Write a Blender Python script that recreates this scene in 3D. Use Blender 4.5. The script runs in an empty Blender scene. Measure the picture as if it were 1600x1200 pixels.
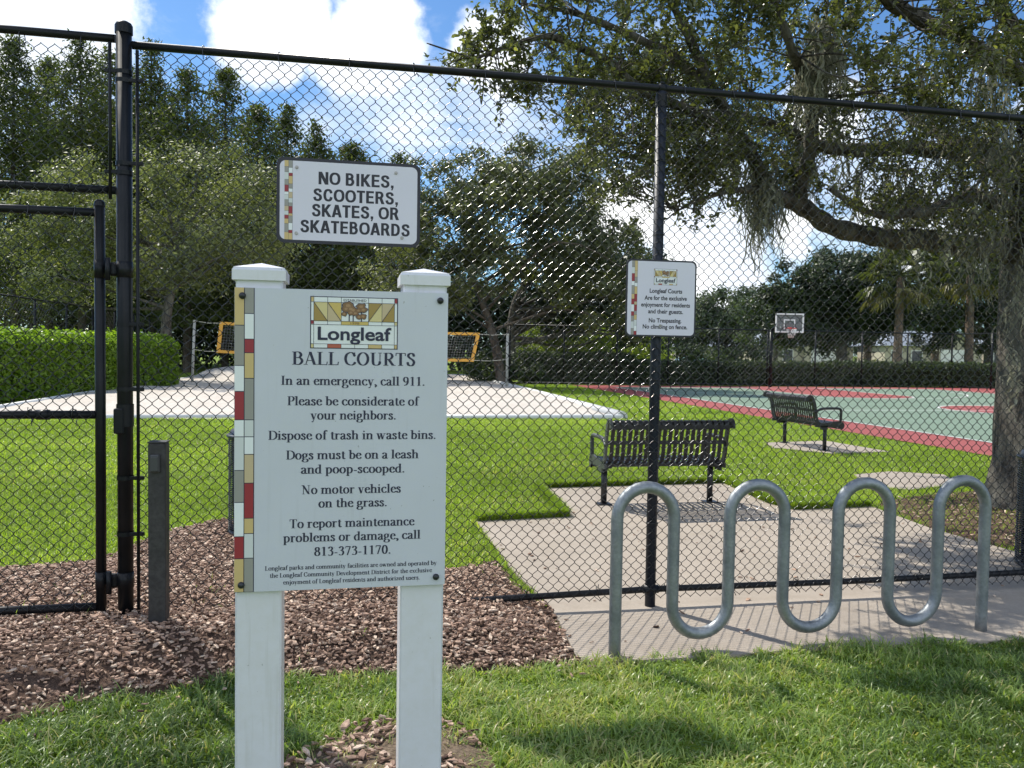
import bpy, math, random
import numpy as np
from mathutils import Vector, Matrix

rng = np.random.default_rng(7)
random.seed(7)
R_ = math.radians
SC = bpy.context.scene
COL = SC.collection

# ------------------------------------------------------------------ camera
EYE = np.array([0.0, 0.0, 1.5]); FOC = 1300.0; PITCH = R_(90 - 2.33); ROLL = R_(0.89)
Rc = np.array(Matrix.Rotation(PITCH, 3, 'X') @ Matrix.Rotation(ROLL, 3, 'Z'))
cam = bpy.data.cameras.new('camera'); cam.sensor_width = 36; cam.lens = FOC / 1600 * 36
cam.clip_start = 0.05; cam.clip_end = 3000
camo = bpy.data.objects.new('camera', cam); COL.objects.link(camo)
M4 = Matrix(Rc.tolist()).to_4x4(); M4.translation = Vector(EYE); camo.matrix_world = M4
SC.camera = camo

def ray(px, py):
    return Rc @ np.array([(px - 800) / FOC, -(py - 600) / FOC, -1.0])
def G(px, py, z=0.0):                      # pixel of the photo -> point of the level z
    d = ray(px, py); t = (z - EYE[2]) / d[2]; return EYE + d * t
def AT(px, py, dist):                      # pixel -> point at a distance along world Y
    d = ray(px, py); return EYE + d * (dist / d[1])

# ------------------------------------------------------------------ light
SUN_EL, SUN_AZ = R_(50), R_(-45)           # azimuth from +Y towards +X: ahead and left
SUN_STRENGTH, SKY_STRENGTH, EXPOSURE = 4.9, 0.12, 0.40
sund = Vector((math.sin(SUN_AZ) * math.cos(SUN_EL), math.cos(SUN_AZ) * math.cos(SUN_EL), math.sin(SUN_EL)))
sl = bpy.data.lights.new('sun', 'SUN'); sl.energy = SUN_STRENGTH; sl.angle = R_(0.5); sl.color = (1.0, 0.95, 0.86)
so = bpy.data.objects.new('sun', sl); COL.objects.link(so)
so.rotation_euler = (-sund).to_track_quat('-Z', 'Y').to_euler(); so.location = (-20, 20, 30)

SC.view_settings.view_transform = 'Standard'; SC.view_settings.look = 'None'
SC.view_settings.exposure = EXPOSURE; SC.view_settings.gamma = 1; SC.view_settings.use_curve_mapping = False
SC.render.engine = 'CYCLES'
cy = SC.cycles
cy.max_bounces = 7; cy.diffuse_bounces = 3; cy.glossy_bounces = 2; cy.transmission_bounces = 4
cy.transparent_max_bounces = 6; cy.sample_clamp_indirect = 6; cy.caustics_reflective = False; cy.caustics_refractive = False

class NT:                                  # small node-tree helper
    def __init__(s, tree): s.t = tree; s.n = tree.nodes; s.l = tree.links
    def add(s, typ, **kw):
        n = s.n.new(typ)
        for k, v in kw.items(): setattr(n, k, v)
        return n
    def link(s, a, b): s.l.new(a, b)
    def setin(s, inp, v):
        if hasattr(v, 'is_linked') or isinstance(v, bpy.types.NodeSocket): s.l.new(v, inp)
        elif isinstance(v, (tuple, list)) and inp.type == 'RGBA' and len(v) == 3: inp.default_value = (*v, 1)
        else: inp.default_value = v
    def math(s, op, a, b=0.5, c=None, clamp=False):
        n = s.add('ShaderNodeMath', operation=op, use_clamp=clamp); s.setin(n.inputs[0], a); s.setin(n.inputs[1], b)
        if c is not None: s.setin(n.inputs[2], c)
        return n.outputs[0]
    def vmath(s, op, a, b=(0, 0, 0), out=0):
        n = s.add('ShaderNodeVectorMath', operation=op); s.setin(n.inputs[0], a)
        if op != 'NORMALIZE': s.setin(n.inputs[1], b)
        return n.outputs[out]
    def mix(s, f, a, b, blend='MIX'):
        n = s.add('ShaderNodeMix', data_type='RGBA', blend_type=blend)
        s.setin(n.inputs[0], f); s.setin(n.inputs[6], a); s.setin(n.inputs[7], b); return n.outputs[2]
    def noise(s, vec, scale, detail=4, rough=0.55, dist=0.0, out=0):
        n = s.add('ShaderNodeTexNoise'); n.inputs['Scale'].default_value = scale
        n.inputs['Detail'].default_value = detail; n.inputs['Roughness'].default_value = rough
        n.inputs['Distortion'].default_value = dist
        if vec is not None: s.link(vec, n.inputs['Vector'])
        return n.outputs[out]
    def ramp(s, f, stops, interp='LINEAR'):
        n = s.add('ShaderNodeValToRGB'); cr = n.color_ramp; cr.interpolation = interp
        while len(cr.elements) > 1: cr.elements.remove(cr.elements[-1])
        for i, (p, c) in enumerate(stops):
            e = cr.elements[0] if i == 0 else cr.elements.new(p)
            e.position = p; e.color = (*c, 1) if len(c) == 3 else c
        s.link(f, n.inputs[0]); return n.outputs[0]
    def maprange(s, v, a, b, c, d, smooth=False):
        n = s.add('ShaderNodeMapRange'); n.interpolation_type = 'SMOOTHSTEP' if smooth else 'LINEAR'
        s.setin(n.inputs[0], v)
        for i, x in enumerate((a, b, c, d)): n.inputs[i + 1].default_value = x
        return n.outputs[0]

# ------------------------------------------------------------------ sky with cumulus
world = bpy.data.worlds.new('World'); SC.world = world; world.use_nodes = True
w = NT(world.node_tree); w.n.clear()
sky = w.add('ShaderNodeTexSky', sky_type='NISHITA', sun_disc=False)
sky.sun_elevation = SUN_EL; sky.sun_rotation = SUN_AZ; sky.air_density = 1.0; sky.dust_density = 0.35; sky.ozone_density = 2.2
dirv = w.vmath('NORMALIZE', w.add('ShaderNodeTexCoord').outputs['Generated'])
warp = w.noise(dirv, 5.0, 5, 0.6, 0.0, 1)
wd = w.vmath('ADD', dirv, w.vmath('SCALE', w.vmath('SUBTRACT', warp, (0.5, 0.5, 0.5))))
for n in w.n:
    if n.type == 'VECT_MATH' and n.operation == 'SCALE': n.inputs[3].default_value = 0.085
dens = None
CL = [(70, 10, 0.13, 1.0), (400, 62, 0.085, 1.0), (470, 40, 0.06, .9), (585, 66, 0.095, 1.15), (540, 90, 0.08, .9), (770, 78, 0.072, 1.0),
      (1110, 405, 0.10, 1.1), (1000, 330, 0.09, .85), (1230, 360, 0.06, .7),
      (1290, 190, 0.07, .9), (1420, 330, 0.08, .8), (1060, 480, .1, .9), (930, 440, .09, .9), (1480, 380, .08, .9), (-250, 150, .2, 1.0), (1800, 250, .2, 1.0), (2300, 100, .3, .9)]
for (px, py, r, a) in CL:
    d = ray(px, py); d = d / np.linalg.norm(d)
    dist = w.vmath('DISTANCE', wd, tuple(d), 1)
    b = w.maprange(dist, 0.0, r * 1.25, a, 0.0, True)
    dens = b if dens is None else w.math('MAXIMUM', dens, b)
far = w.noise(dirv, 2.6, 3, 0.5)                               # unseen cloud behind the camera, added as fill light
sep = w.add('ShaderNodeSeparateXYZ'); w.link(dirv, sep.inputs[0])
back = w.maprange(sep.outputs[1], 0.1, -0.3, 0.0, 1.0)
dens = w.math('MAXIMUM', dens, w.math('MULTIPLY', w.maprange(far, 0.40, 0.58, 0, 1.0, True), back))
fb = w.noise(dirv, 16.0, 9, 0.62)
dens = w.math('ADD', dens, w.math('MULTIPLY', w.math('SUBTRACT', fb, 0.5), 1.0))
mask = w.maprange(dens, 0.33, 0.66, 0.0, 1.0, True)
veil = None                                                   # thin high cloud
for (px, py, r, a) in [(640, 175, .14, .85), (780, 185, .13, .9), (500, 215, .09, .6), (900, 280, .12, .7), (1080, 330, .16, .9), (1400, 300, .2, .8), (60, 120, .2, .7), (1000, 150, .15, .6)]:
    d = ray(px, py); d = d / np.linalg.norm(d)
    b = w.maprange(w.vmath('DISTANCE', wd, tuple(d), 1), 0.0, r * 1.2, a, 0.0, True); veil = b if veil is None else w.math('MAXIMUM', veil, b)
vn = w.add('ShaderNodeMapping'); w.link(dirv, vn.inputs[0]); vn.inputs['Scale'].default_value = (1.0, 1.0, 2.2); vn.inputs['Rotation'].default_value = (0, .5, .2)
vf = w.noise(vn.outputs[0], 7.0, 8, .62, .6)
vmask = w.math('MULTIPLY', w.maprange(w.math('ADD', veil, w.math('MULTIPLY', w.math('SUBTRACT', vf, .5), 1.5)), .30, 1.05, 0, .74, True), 1.0)
mask = w.math('MAXIMUM', mask, vmask)
shade = w.noise(dirv, 9.0, 5, 0.5)
ccol = w.mix(w.maprange(shade, 0.40, 0.62, 0, 1, True), (6.8, 7.4, 8.3), (9.4, 9.5, 9.6))
ccol = w.mix(w.math('MULTIPLY', back, .7), ccol, (9.0, 10.0, 11.6))  # rear cloud made brighter and bluer to lift the shaded sides
skyc = w.mix(1.0, sky.outputs[0], (0.50, 0.71, 0.90), 'MULTIPLY')
bg = w.add('ShaderNodeBackground'); bg.inputs[1].default_value = SKY_STRENGTH
w.link(w.mix(mask, skyc, ccol), bg.inputs[0])
w.link(bg.outputs[0], w.add('ShaderNodeOutputWorld').inputs[0])

# ------------------------------------------------------------------ frame of the fence: u along it, v away from the camera
A = R_(11.3); CA, SA = math.cos(A), math.sin(A)
O = G(1016, 948)
def W(u, v, z=0.0): return np.array([O[0] + u * CA - v * SA, O[1] + u * SA + v * CA, z])
def UV(P): d = np.asarray(P)[:2] - O[:2]; return np.array([d[0] * CA + d[1] * SA, -d[0] * SA + d[1] * CA])
def guv(px, py, z=0.0): return UV(G(px, py, z))
def onplane(px, py, org, ang=A):           # pixel -> (x, z) of a vertical plane through org turned by ang
    n = np.array([-math.sin(ang), math.cos(ang), 0]); d = ray(px, py)
    P = EYE + d * (((org - EYE) @ n) / (d @ n)); q = P - org
    return np.array([q[0] * math.cos(ang) + q[1] * math.sin(ang), P[2]])
def onf(px, py, v=0.0): return onplane(px, py, W(0, v, 0))
def inpoly(x, y, poly):
    x = np.asarray(x); y = np.asarray(y); r = np.zeros(x.shape, bool); n = len(poly)
    for i in range(n):
        x1, y1 = poly[i]; x2, y2 = poly[(i + 1) % n]
        c = ((y1 > y) != (y2 > y))
        with np.errstate(divide='ignore', invalid='ignore'):
            r ^= c & (x < (x2 - x1) * (y - y1) / (y2 - y1 + 1e-12) + x1)
    return r
def vnoise(x, y, f, seed=0):                # smooth value noise
    r = np.random.default_rng(seed); T = r.random((64, 64)); x = np.asarray(x) * f + 100; y = np.asarray(y) * f + 100
    xi = np.floor(x).astype(int); yi = np.floor(y).astype(int); fx = x - xi; fy = y - yi
    fx = fx * fx * (3 - 2 * fx); fy = fy * fy * (3 - 2 * fy)
    g = lambda a, b: T[a % 64, b % 64]
    return (g(xi, yi) * (1 - fx) + g(xi + 1, yi) * fx) * (1 - fy) + (g(xi, yi + 1) * (1 - fx) + g(xi + 1, yi + 1) * fx) * fy

# ------------------------------------------------------------------ scene objects
def tag(o, label=None, cat=None, group=None, kind=None):
    if label: o['label'] = label
    if cat: o['category'] = cat
    if group: o['group'] = group
    if kind: o['kind'] = kind
    return o
def thing(name, label, cat, loc=(0, 0, 0), rotz=0.0, group=None):
    o = bpy.data.objects.new(name, None); COL.objects.link(o); o.empty_display_size = 0.2
    o.location = tuple(float(x) for x in loc); o.rotation_euler = (0, 0, rotz)
    return tag(o, label, cat, group)
def link(name, me, mats, parent=None):
    for m in (mats if isinstance(mats, (list, tuple)) else [mats]): me.materials.append(m)
    o = bpy.data.objects.new(name, me); COL.objects.link(o)
    if parent: o.parent = parent
    return o
def copy_tree(o, parent=None):
    c = o.copy(); COL.objects.link(c)
    if parent: c.parent = parent
    for ch in list(o.children): copy_tree(ch, c)
    return c

def fast_mesh(name, V, groups, tint=None, smooth=True, mat_idx=None):
    """groups: list of int arrays (n,k) of faces"""
    me = bpy.data.meshes.new(name); V = np.asarray(V, np.float32)
    groups = [np.asarray(g, np.int32) for g in groups if len(g)]
    loops = np.concatenate([g.ravel() for g in groups]); sizes = np.concatenate([np.full(len(g), g.shape[1], np.int32) for g in groups])
    me.vertices.add(len(V)); me.vertices.foreach_set('co', V.ravel())
    me.loops.add(len(loops)); me.loops.foreach_set('vertex_index', loops)
    me.polygons.add(len(sizes)); me.polygons.foreach_set('loop_start', np.concatenate([[0], np.cumsum(sizes)[:-1]]).astype(np.int32))
    try: me.polygons.foreach_set('loop_total', sizes)
    except Exception: pass
    me.polygons.foreach_set('use_smooth', np.full(len(sizes), smooth, bool))
    if mat_idx is not None: me.polygons.foreach_set('material_index', np.asarray(mat_idx, np.int32))
    me.update(calc_edges=True)
    if tint is not None:
        c = np.ones((len(V), 4), np.float32); t = np.asarray(tint, np.float32)
        c[:, :3] = t[:, None] if t.ndim == 1 else t
        at = me.color_attributes.new('tint', 'FLOAT_COLOR', 'POINT'); at.data.foreach_set('color', c.ravel())
    return me

class MB:
    def __init__(s): s.v = []; s.f = []; s.mi = []; s.sm = []; s.n = 0
    def put(s, V, F, mi=0, sm=False):
        V = [tuple(map(float, p)) for p in V]
        s.v += V; s.f += [tuple(int(i) + s.n for i in f) for f in F]; s.mi += [mi] * len(F); s.sm += [sm] * len(F); s.n += len(V); return s
    def box(s, c, d, mi=0, rot=None, bev=0.0):
        x, y, z = (k / 2 for k in d)
        if bev > 0:
            b = min(bev, x * .9, y * .9, z * .9); V = []; 
            prof = [(-x + b, -y), (x - b, -y), (x, -y + b), (x, y - b), (x - b, y), (-x + b, y), (-x, y - b), (-x, -y + b)]
            def ring(k, zz): return [((px - math.copysign(k, px)), (py - math.copysign(k, py)), zz) for px, py in prof]
            V = ring(b * .7, -z) + ring(0, -z + b) + ring(0, z - b) + ring(b * .7, z)
            F = [tuple(range(7, -1, -1)), tuple(range(24, 32))]
            for r in range(3):
                for i in range(8): F.append((r * 8 + i, r * 8 + (i + 1) % 8, r * 8 + 8 + (i + 1) % 8, r * 8 + 8 + i))
        else:
            V = [(-x, -y, -z), (x, -y, -z), (x, y, -z), (-x, y, -z), (-x, -y, z), (x, -y, z), (x, y, z), (-x, y, z)]
            F = [(3, 2, 1, 0), (4, 5, 6, 7), (0, 1, 5, 4), (1, 2, 6, 5), (2, 3, 7, 6), (3, 0, 4, 7)]
        V = np.array(V)
        if rot is not None: V = V @ np.array(rot).T
        return s.put(V + np.array(c), F, mi)
    def tube(s, P, r, n=10, mi=0, cap=True, closed=False, sm=True):
        V, F = tube_geo(P, r, n, closed); s.put(V, F, mi, sm)
        if cap and not closed:
            b = s.n - len(V); s.f.append(tuple(b + i for i in range(n - 1, -1, -1))); s.f.append(tuple(b + len(V) - n + i for i in range(n)))
            s.mi += [mi] * 2; s.sm += [False] * 2
        return s
    def lathe(s, prof, n=24, c=(0, 0, 0), mi=0, sm=True, capb=False, capt=False):
        V = [(c[0] + r * math.cos(2 * math.pi * i / n), c[1] + r * math.sin(2 * math.pi * i / n), c[2] + z) for r, z in prof for i in range(n)]
        F = [(k * n + i, k * n + (i + 1) % n, (k + 1) * n + (i + 1) % n, (k + 1) * n + i) for k in range(len(prof) - 1) for i in range(n)]
        if capb: F.append(tuple(range(n - 1, -1, -1)))
        if capt: F.append(tuple((len(prof) - 1) * n + i for i in range(n)))
        return s.put(V, F, mi, sm)
    def prism(s, poly, y0, y1, mi=0, front=True, back=True, side_mi=None):     # poly in (x,z), extruded along y; y0 faces the camera
        n = len(poly); V = [(p[0], y0, p[1]) for p in poly] + [(p[0], y1, p[1]) for p in poly]
        ar = sum(poly[i][0] * poly[(i + 1) % n][1] - poly[(i + 1) % n][0] * poly[i][1] for i in range(n))
        idx = list(range(n)) if ar > 0 else list(range(n - 1, -1, -1))
        F = []
        if front: F.append(tuple(idx))
        if back: F.append(tuple(n + i for i in reversed(idx)))
        nf = len(F); F += [(idx[(k + 1) % n], idx[k], n + idx[k], n + idx[(k + 1) % n]) for k in range(n)]
        s.put(V, F[:nf], mi); s.f += [tuple(i + s.n - len(V) for i in f) for f in F[nf:]]
        m2 = mi if side_mi is None else side_mi; s.mi += [m2] * n; s.sm += [False] * n
        return s
    def flat(s, poly, y, mi=0):                                                # a face in the (x,z) plane towards -y
        n = len(poly); ar = sum(poly[i][0] * poly[(i + 1) % n][1] - poly[(i + 1) % n][0] * poly[i][1] for i in range(n))
        idx = list(range(n)) if ar > 0 else list(range(n - 1, -1, -1))
        return s.put([(p[0], y, p[1]) for p in poly], [tuple(idx)], mi)
    def build(s, name, mats, parent=None):
        me = bpy.data.meshes.new(name); me.from_pydata(s.v, [], s.f)
        me.polygons.foreach_set('material_index', s.mi); me.polygons.foreach_set('use_smooth', s.sm); me.update()
        return link(name, me, mats, parent)

def tube_geo(P, r, n=8, closed=False):
    P = np.asarray(P, float); m = len(P); r = np.broadcast_to(np.asarray(r, float), (m,))
    T = np.empty_like(P)
    if closed: T = np.roll(P, -1, 0) - np.roll(P, 1, 0)
    else: T[1:-1] = P[2:] - P[:-2]; T[0] = P[1] - P[0]; T[-1] = P[-1] - P[-2]
    T /= np.linalg.norm(T, axis=1)[:, None] + 1e-12
    a = np.array([0, 0, 1.0]) if abs(T[0][2]) < .9 else np.array([1.0, 0, 0])
    N = np.empty_like(P); N[0] = np.cross(T[0], a); N[0] /= np.linalg.norm(N[0])
    for i in range(1, m):
        q = N[i - 1] - T[i] * (N[i - 1] @ T[i]); N[i] = q / (np.linalg.norm(q) + 1e-12)
    B = np.cross(T, N); an = np.arange(n) * 2 * math.pi / n
    V = P[:, None] + r[:, None, None] * (np.cos(an)[None, :, None] * N[:, None] + np.sin(an)[None, :, None] * B[:, None])
    F = []
    for k in range(m if closed else m - 1):
        k2 = (k + 1) % m
        for i in range(n): F.append((k * n + i, k * n + (i + 1) % n, k2 * n + (i + 1) % n, k2 * n + i))
    return V.reshape(-1, 3), F
def spline(P, k=8):
    P = np.asarray(P, float); Q = np.vstack([2 * P[0] - P[1], P, 2 * P[-1] - P[-2]]); out = []
    for i in range(1, len(Q) - 2):
        t = np.linspace(0, 1, k, endpoint=False)[:, None]; a, b, c, d = Q[i - 1:i + 3]
        out.append(.5 * ((2 * b) + (-a + c) * t + (2 * a - 5 * b + 4 * c - d) * t ** 2 + (-a + 3 * b - 3 * c + d) * t ** 3))
    return np.vstack(out + [P[-1:]])
def rrect(x0, z0, x1, z1, r, k=6):
    out = []
    for cx, cz, a in ((x1 - r, z0 + r, -90), (x1 - r, z1 - r, 0), (x0 + r, z1 - r, 90), (x0 + r, z0 + r, 180)):
        for i in range(k + 1):
            t = R_(a + 90 * i / k); out.append((cx + r * math.cos(t), cz + r * math.sin(t)))
    return out
def torus(mb, c, R, r, n=32, m=8, mi=0, axis='z'):
    P = [(c[0] + R * math.cos(t), c[1] + R * math.sin(t), c[2]) if axis == 'z' else (c[0] + R * math.cos(t), c[1], c[2] + R * math.sin(t)) for t in np.arange(n) * 2 * math.pi / n]
    mb.tube(P, r, m, mi, closed=True)

# ------------------------------------------------------------------ materials
def pmat(name, col, rough=0.5, metal=0.0, spec=0.5, var=None, bump=None, coat=0.0, obj=True, speck=None):
    m = bpy.data.materials.new(name); m.use_nodes = True; t = NT(m.node_tree); p = t.n['Principled BSDF']
    p.inputs['Base Color'].default_value = (*col, 1); p.inputs['Roughness'].default_value = rough
    p.inputs['Metallic'].default_value = metal; p.inputs['Specular IOR Level'].default_value = spec; p.inputs['Coat Weight'].default_value = coat
    vec = t.add('ShaderNodeTexCoord').outputs['Object']
    c = None
    if var:                                # (scale, other colour, amount)
        for sc, oc, am in (var if isinstance(var, list) else [var]):
            f = t.math('MULTIPLY', t.maprange(t.noise(vec, sc, 6, .62), .35, .68, 0, 1, True), am)
            c = t.mix(f, c if c is not None else col, oc)
        t.link(c, p.inputs['Base Color'])
        rr = t.maprange(t.noise(vec, (var[0] if isinstance(var, list) else var)[0] * 1.7, 4), .3, .7, rough * .82, min(1, rough * 1.2)); t.link(rr, p.inputs['Roughness'])
    if speck:
        mp = t.add('ShaderNodeMapping'); t.link(vec, mp.inputs[0]); mp.inputs['Scale'].default_value = (1, 1, .06)
        f = t.math('MULTIPLY', t.maprange(t.noise(mp.outputs[0], 42, 3), .56, .74, 0, 1, True), .38); c = t.mix(f, c if c is not None else col, speck)
        f = t.math('MULTIPLY', t.maprange(t.noise(vec, 75, 2), .70, .76, 0, 1, True), .6); c = t.mix(f, c, (.22, .21, .20)); t.link(c, p.inputs['Base Color'])
    if bump:
        h = None
        for sc, st in (bump if isinstance(bump, list) else [bump]):
            q = t.math('MULTIPLY', t.noise(vec, sc, 5, .6), st); h = q if h is None else t.math('ADD', h, q)
        b = t.add('ShaderNodeBump'); b.inputs['Strength'].default_value = 1.0; b.inputs['Distance'].default_value = 1.0
        t.link(h, b.inputs['Height']); t.link(b.outputs[0], p.inputs['Normal'])
    return m
def leafmat(name, stops, rough=0.45, transl=0.35, spec=0.45, tcol=(1.25, 1.35, 0.55), bump=None):
    m = bpy.data.materials.new(name); m.use_nodes = True; t = NT(m.node_tree); p = t.n['Principled BSDF']
    at = t.add('ShaderNodeAttribute', attribute_name='tint')
    c = t.ramp(at.outputs['Fac'], stops)
    t.link(c, p.inputs['Base Color']); p.inputs['Roughness'].default_value = rough; p.inputs['Specular IOR Level'].default_value = spec
    tr = t.add('ShaderNodeBsdfTranslucent'); t.link(t.mix(1.0, c, tcol, 'MULTIPLY'), tr.inputs[0])
    mx = t.add('ShaderNodeMixShader'); mx.inputs[0].default_value = transl
    t.link(p.outputs[0], mx.inputs[1]); t.link(tr.outputs[0], mx.inputs[2]); t.link(mx.outputs[0], t.n['Material Output'].inputs[0])
    return m
def tintmat(name, stops, rough=0.8, spec=.25, bump=None):
    m = bpy.data.materials.new(name); m.use_nodes = True; t = NT(m.node_tree); p = t.n['Principled BSDF']
    at = t.add('ShaderNodeAttribute', attribute_name='tint'); c = t.ramp(at.outputs['Fac'], stops)
    vec = t.add('ShaderNodeTexCoord').outputs['Object']
    f = t.maprange(t.noise(vec, 60, 4), .3, .7, .72, 1.2); c = t.mix(1.0, c, f, 'MULTIPLY')
    t.link(c, p.inputs['Base Color']); p.inputs['Roughness'].default_value = rough; p.inputs['Specular IOR Level'].default_value = spec
    return m

BLACK = pmat('black_vinyl', (0.008, 0.009, 0.011), 0.38, spec=0.22, var=(9, (0.014, 0.015, 0.018), .7))
WIRE = pmat('black_wire', (0.009, 0.010, 0.012), 0.2, spec=0.5)
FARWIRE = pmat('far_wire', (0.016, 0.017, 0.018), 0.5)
POSTB = pmat('post_vinyl', (0.015, 0.019, 0.030), 0.5, spec=0.3, var=(14, (0.022, 0.027, 0.04), .6))
BENCHM = pmat('black_coating', (0.010, 0.010, 0.012), 0.38, spec=0.5, var=(20, (0.02, 0.02, 0.024), .6))
BENCHLIT = pmat('sunlit_grey_coating', (0.05, 0.058, 0.055), 0.45, var=(18, (0.08, 0.085, 0.08), .7))  # bench coating lightened: sunlight painted onto the left end
GALV = pmat('galvanised_steel', (0.25, 0.27, 0.29), 0.52, metal=0.7, var=[(26, (0.19, 0.21, 0.225), .85), (7, (0.38, 0.40, 0.41), .6), (70, (.16, .17, .17), .35)], bump=(40, .0006))
VINYLW = pmat('white_vinyl', (0.695, 0.69, 0.735), 0.38, var=[(3, (0.64, 0.635, 0.66), .5), (40, (.55, .53, .48), .18)], speck=(.52, .51, .49))
PANEL = pmat('sign_white', (0.575, 0.590, 0.655), 0.42, speck=(.48, .49, .52), var=[(4, (0.54, 0.555, 0.61), .6), (35, (.6, .6, .56), .12)])
PANEL2 = pmat('sign_aluminium_white', (0.66, 0.64, 0.73), 0.35, var=[(5, (0.66, 0.65, 0.71), .5), (60, (.6, .58, .54), .1)])
INK = pmat('navy_ink', (0.018, 0.020, 0.050), 0.5)
INKB = pmat('black_ink', (0.012, 0.012, 0.022), 0.45)
TAN = pmat('tan_tile', (0.60, 0.44, 0.19), 0.45); TAN2 = pmat('pale_tan_tile', (0.55, 0.43, 0.26), .45); GREYT = pmat('grey_tile', (0.30, 0.29, 0.26), 0.45)
REDT = pmat('red_tile', (0.30, 0.025, 0.035), 0.45); ORG = pmat('rust_tile', (0.45, 0.11, 0.06), .45); PALE = pmat('pale_tile', (0.62, 0.64, 0.63), 0.45); WHT = pmat('bright_tile', (0.78, 0.80, 0.80), .45)
GOLD = pmat('gold_tile', (0.36, 0.24, 0.06), .45); YEL = pmat('yellow_tile', (0.62, 0.45, 0.13), .45); STRAW = pmat('straw_tile', (0.66, 0.55, 0.26), .45); BRN = pmat('brown_ink', (0.22, 0.12, 0.05), .5)
BRN2 = pmat('light_brown_ink', (0.36, 0.21, 0.10), .5)
BOLT = pmat('black_bolt', (0.015, 0.017, 0.022), 0.35); STEEL = pmat('steel_bolt', (0.35, 0.35, 0.33), 0.35, metal=.9, var=(60, (.2, .18, .15), .6))
TIMBER = pmat('dark_timber', (0.032, 0.031, 0.031), 0.55, var=[(9, (0.055, 0.052, 0.05), .8), (45, (0.015, 0.014, 0.014), .7)], bump=(30, .002))
CONC = pmat('concrete', (0.385, 0.325, 0.265), 0.85, spec=.3, var=[(1.3, (0.30, 0.25, 0.20), .8), (9, (0.44, 0.38, 0.32), .5), (60, (0.28, 0.25, 0.21), .45), (240, (.25, .22, .18), .4)], bump=[(120, .0018), (3, .004)])
SANDM = pmat('white_sand', (0.56, 0.52, 0.465), 0.95, spec=.15, var=[(.5, (0.48, 0.42, 0.355), .8), (3, (0.60, 0.57, 0.52), .5), (14, (.36, .31, .26), .45)], bump=[(6, .05), (25, .012)])
PIPEW = pmat('white_edging', (0.62, 0.62, 0.60), 0.5, var=(3, (0.55, 0.54, 0.5), .5))
CRED = pmat('court_red', (0.27, 0.068, 0.066), 0.8, spec=.2, var=[(.6, (0.22, 0.06, 0.056), .8), (7, (.33, .10, .09), .35), (30, (.34, .10, .09), .3)])
CGRN = pmat('court_green', (0.155, 0.215, 0.155), 0.8, spec=.2, var=[(.5, (0.125, 0.18, 0.13), .8), (5, (.19, .25, .19), .4), (30, (.19, .245, .185), .3)])
LINEW = pmat('court_line', (0.75, 0.75, 0.72), 0.7)
ORANGE = pmat('net_tape', (0.72, 0.36, 0.05), 0.6); ROPE = pmat('rope', (0.62, 0.58, 0.48), .8); NETP = pmat('net_post', (0.42, 0.42, 0.38), .5, var=(8, (.3, .29, .26), .6)); NETM = pmat('net_cord', (0.32, .32, .30), .7)
GLASSB = bpy.data.materials.new('clear_backboard'); GLASSB.use_nodes = True
_t = NT(GLASSB.node_tree); _g = _t.add('ShaderNodeBsdfTransparent'); _g.inputs[0].default_value = (.72, .78, .78, 1); _m = _t.add('ShaderNodeMixShader'); _m.inputs[0].default_value = .14
_t.link(_g.outputs[0], _m.inputs[1]); _t.link(_t.n['Principled BSDF'].outputs[0], _m.inputs[2]); _t.link(_m.outputs[0], _t.n['Material Output'].inputs[0])
RIMR = pmat('rim_red', (0.55, 0.05, 0.04), .4); WHITE = pmat('white_paint', (0.78, 0.78, 0.76), .5)
def barkmat(name, a, b, c, sc=1.0):
    m = bpy.data.materials.new(name); m.use_nodes = True; t = NT(m.node_tree); p = t.n['Principled BSDF']
    mp = t.add('ShaderNodeMapping'); t.link(t.add('ShaderNodeTexCoord').outputs['Object'], mp.inputs[0]); mp.inputs['Scale'].default_value = (1, 1, .35)
    n1 = t.noise(mp.outputs[0], 26 * sc, 7, .66, .6); n2 = t.noise(mp.outputs[0], 5 * sc, 4)
    col = t.mix(t.maprange(n1, .38, .62, 0, 1, True), a, b); col = t.mix(t.maprange(n2, .45, .68, 0, .75, True), col, c)
    t.link(col, p.inputs['Base Color']); p.inputs['Roughness'].default_value = .92; p.inputs['Specular IOR Level'].default_value = .2
    bp = t.add('ShaderNodeBump'); bp.inputs['Distance'].default_value = .06 / sc; bp.inputs['Strength'].default_value = 1.0; t.link(n1, bp.inputs['Height']); t.link(bp.outputs[0], p.inputs['Normal'])
    return m
OAKBARK = barkmat('oak_bark', (0.035, 0.03, 0.026), (0.165, 0.145, 0.122), (0.22, 0.21, 0.175))
PINEBARK = barkmat('pine_bark', (0.05, 0.04, 0.032), (0.14, 0.11, 0.085), (0.16, 0.14, 0.12), .5)
PALMBARK = barkmat('palm_bark', (0.09, 0.065, 0.048), (0.23, 0.165, 0.125), (0.20, 0.17, 0.14), .6)
OAKLEAF = leafmat('oak_leaf', [(0, (0.06, 0.068, 0.032)), (.5, (0.118, 0.13, 0.056)), (.85, (0.18, 0.19, 0.08)), (1, (0.29, 0.29, 0.09))], 0.24, 0.40, 0.65)
MOSS = leafmat('spanish_moss', [(0, (0.17, 0.17, 0.13)), (1, (0.36, 0.355, 0.28))], .9, .35, .1, (1, 1, .9))
CYPLEAF = leafmat('cypress_leaf', [(0, (0.04, 0.055, 0.02)), (.6, (0.095, 0.118, 0.036)), (1, (0.17, 0.19, 0.055))], .55, .32, .3)
WILLOW = leafmat('grey_green_leaf', [(0, (0.09, 0.105, 0.05)), (.6, (0.19, 0.21, 0.095)), (1, (0.31, 0.325, 0.16))], .5, .36, .35)
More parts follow.
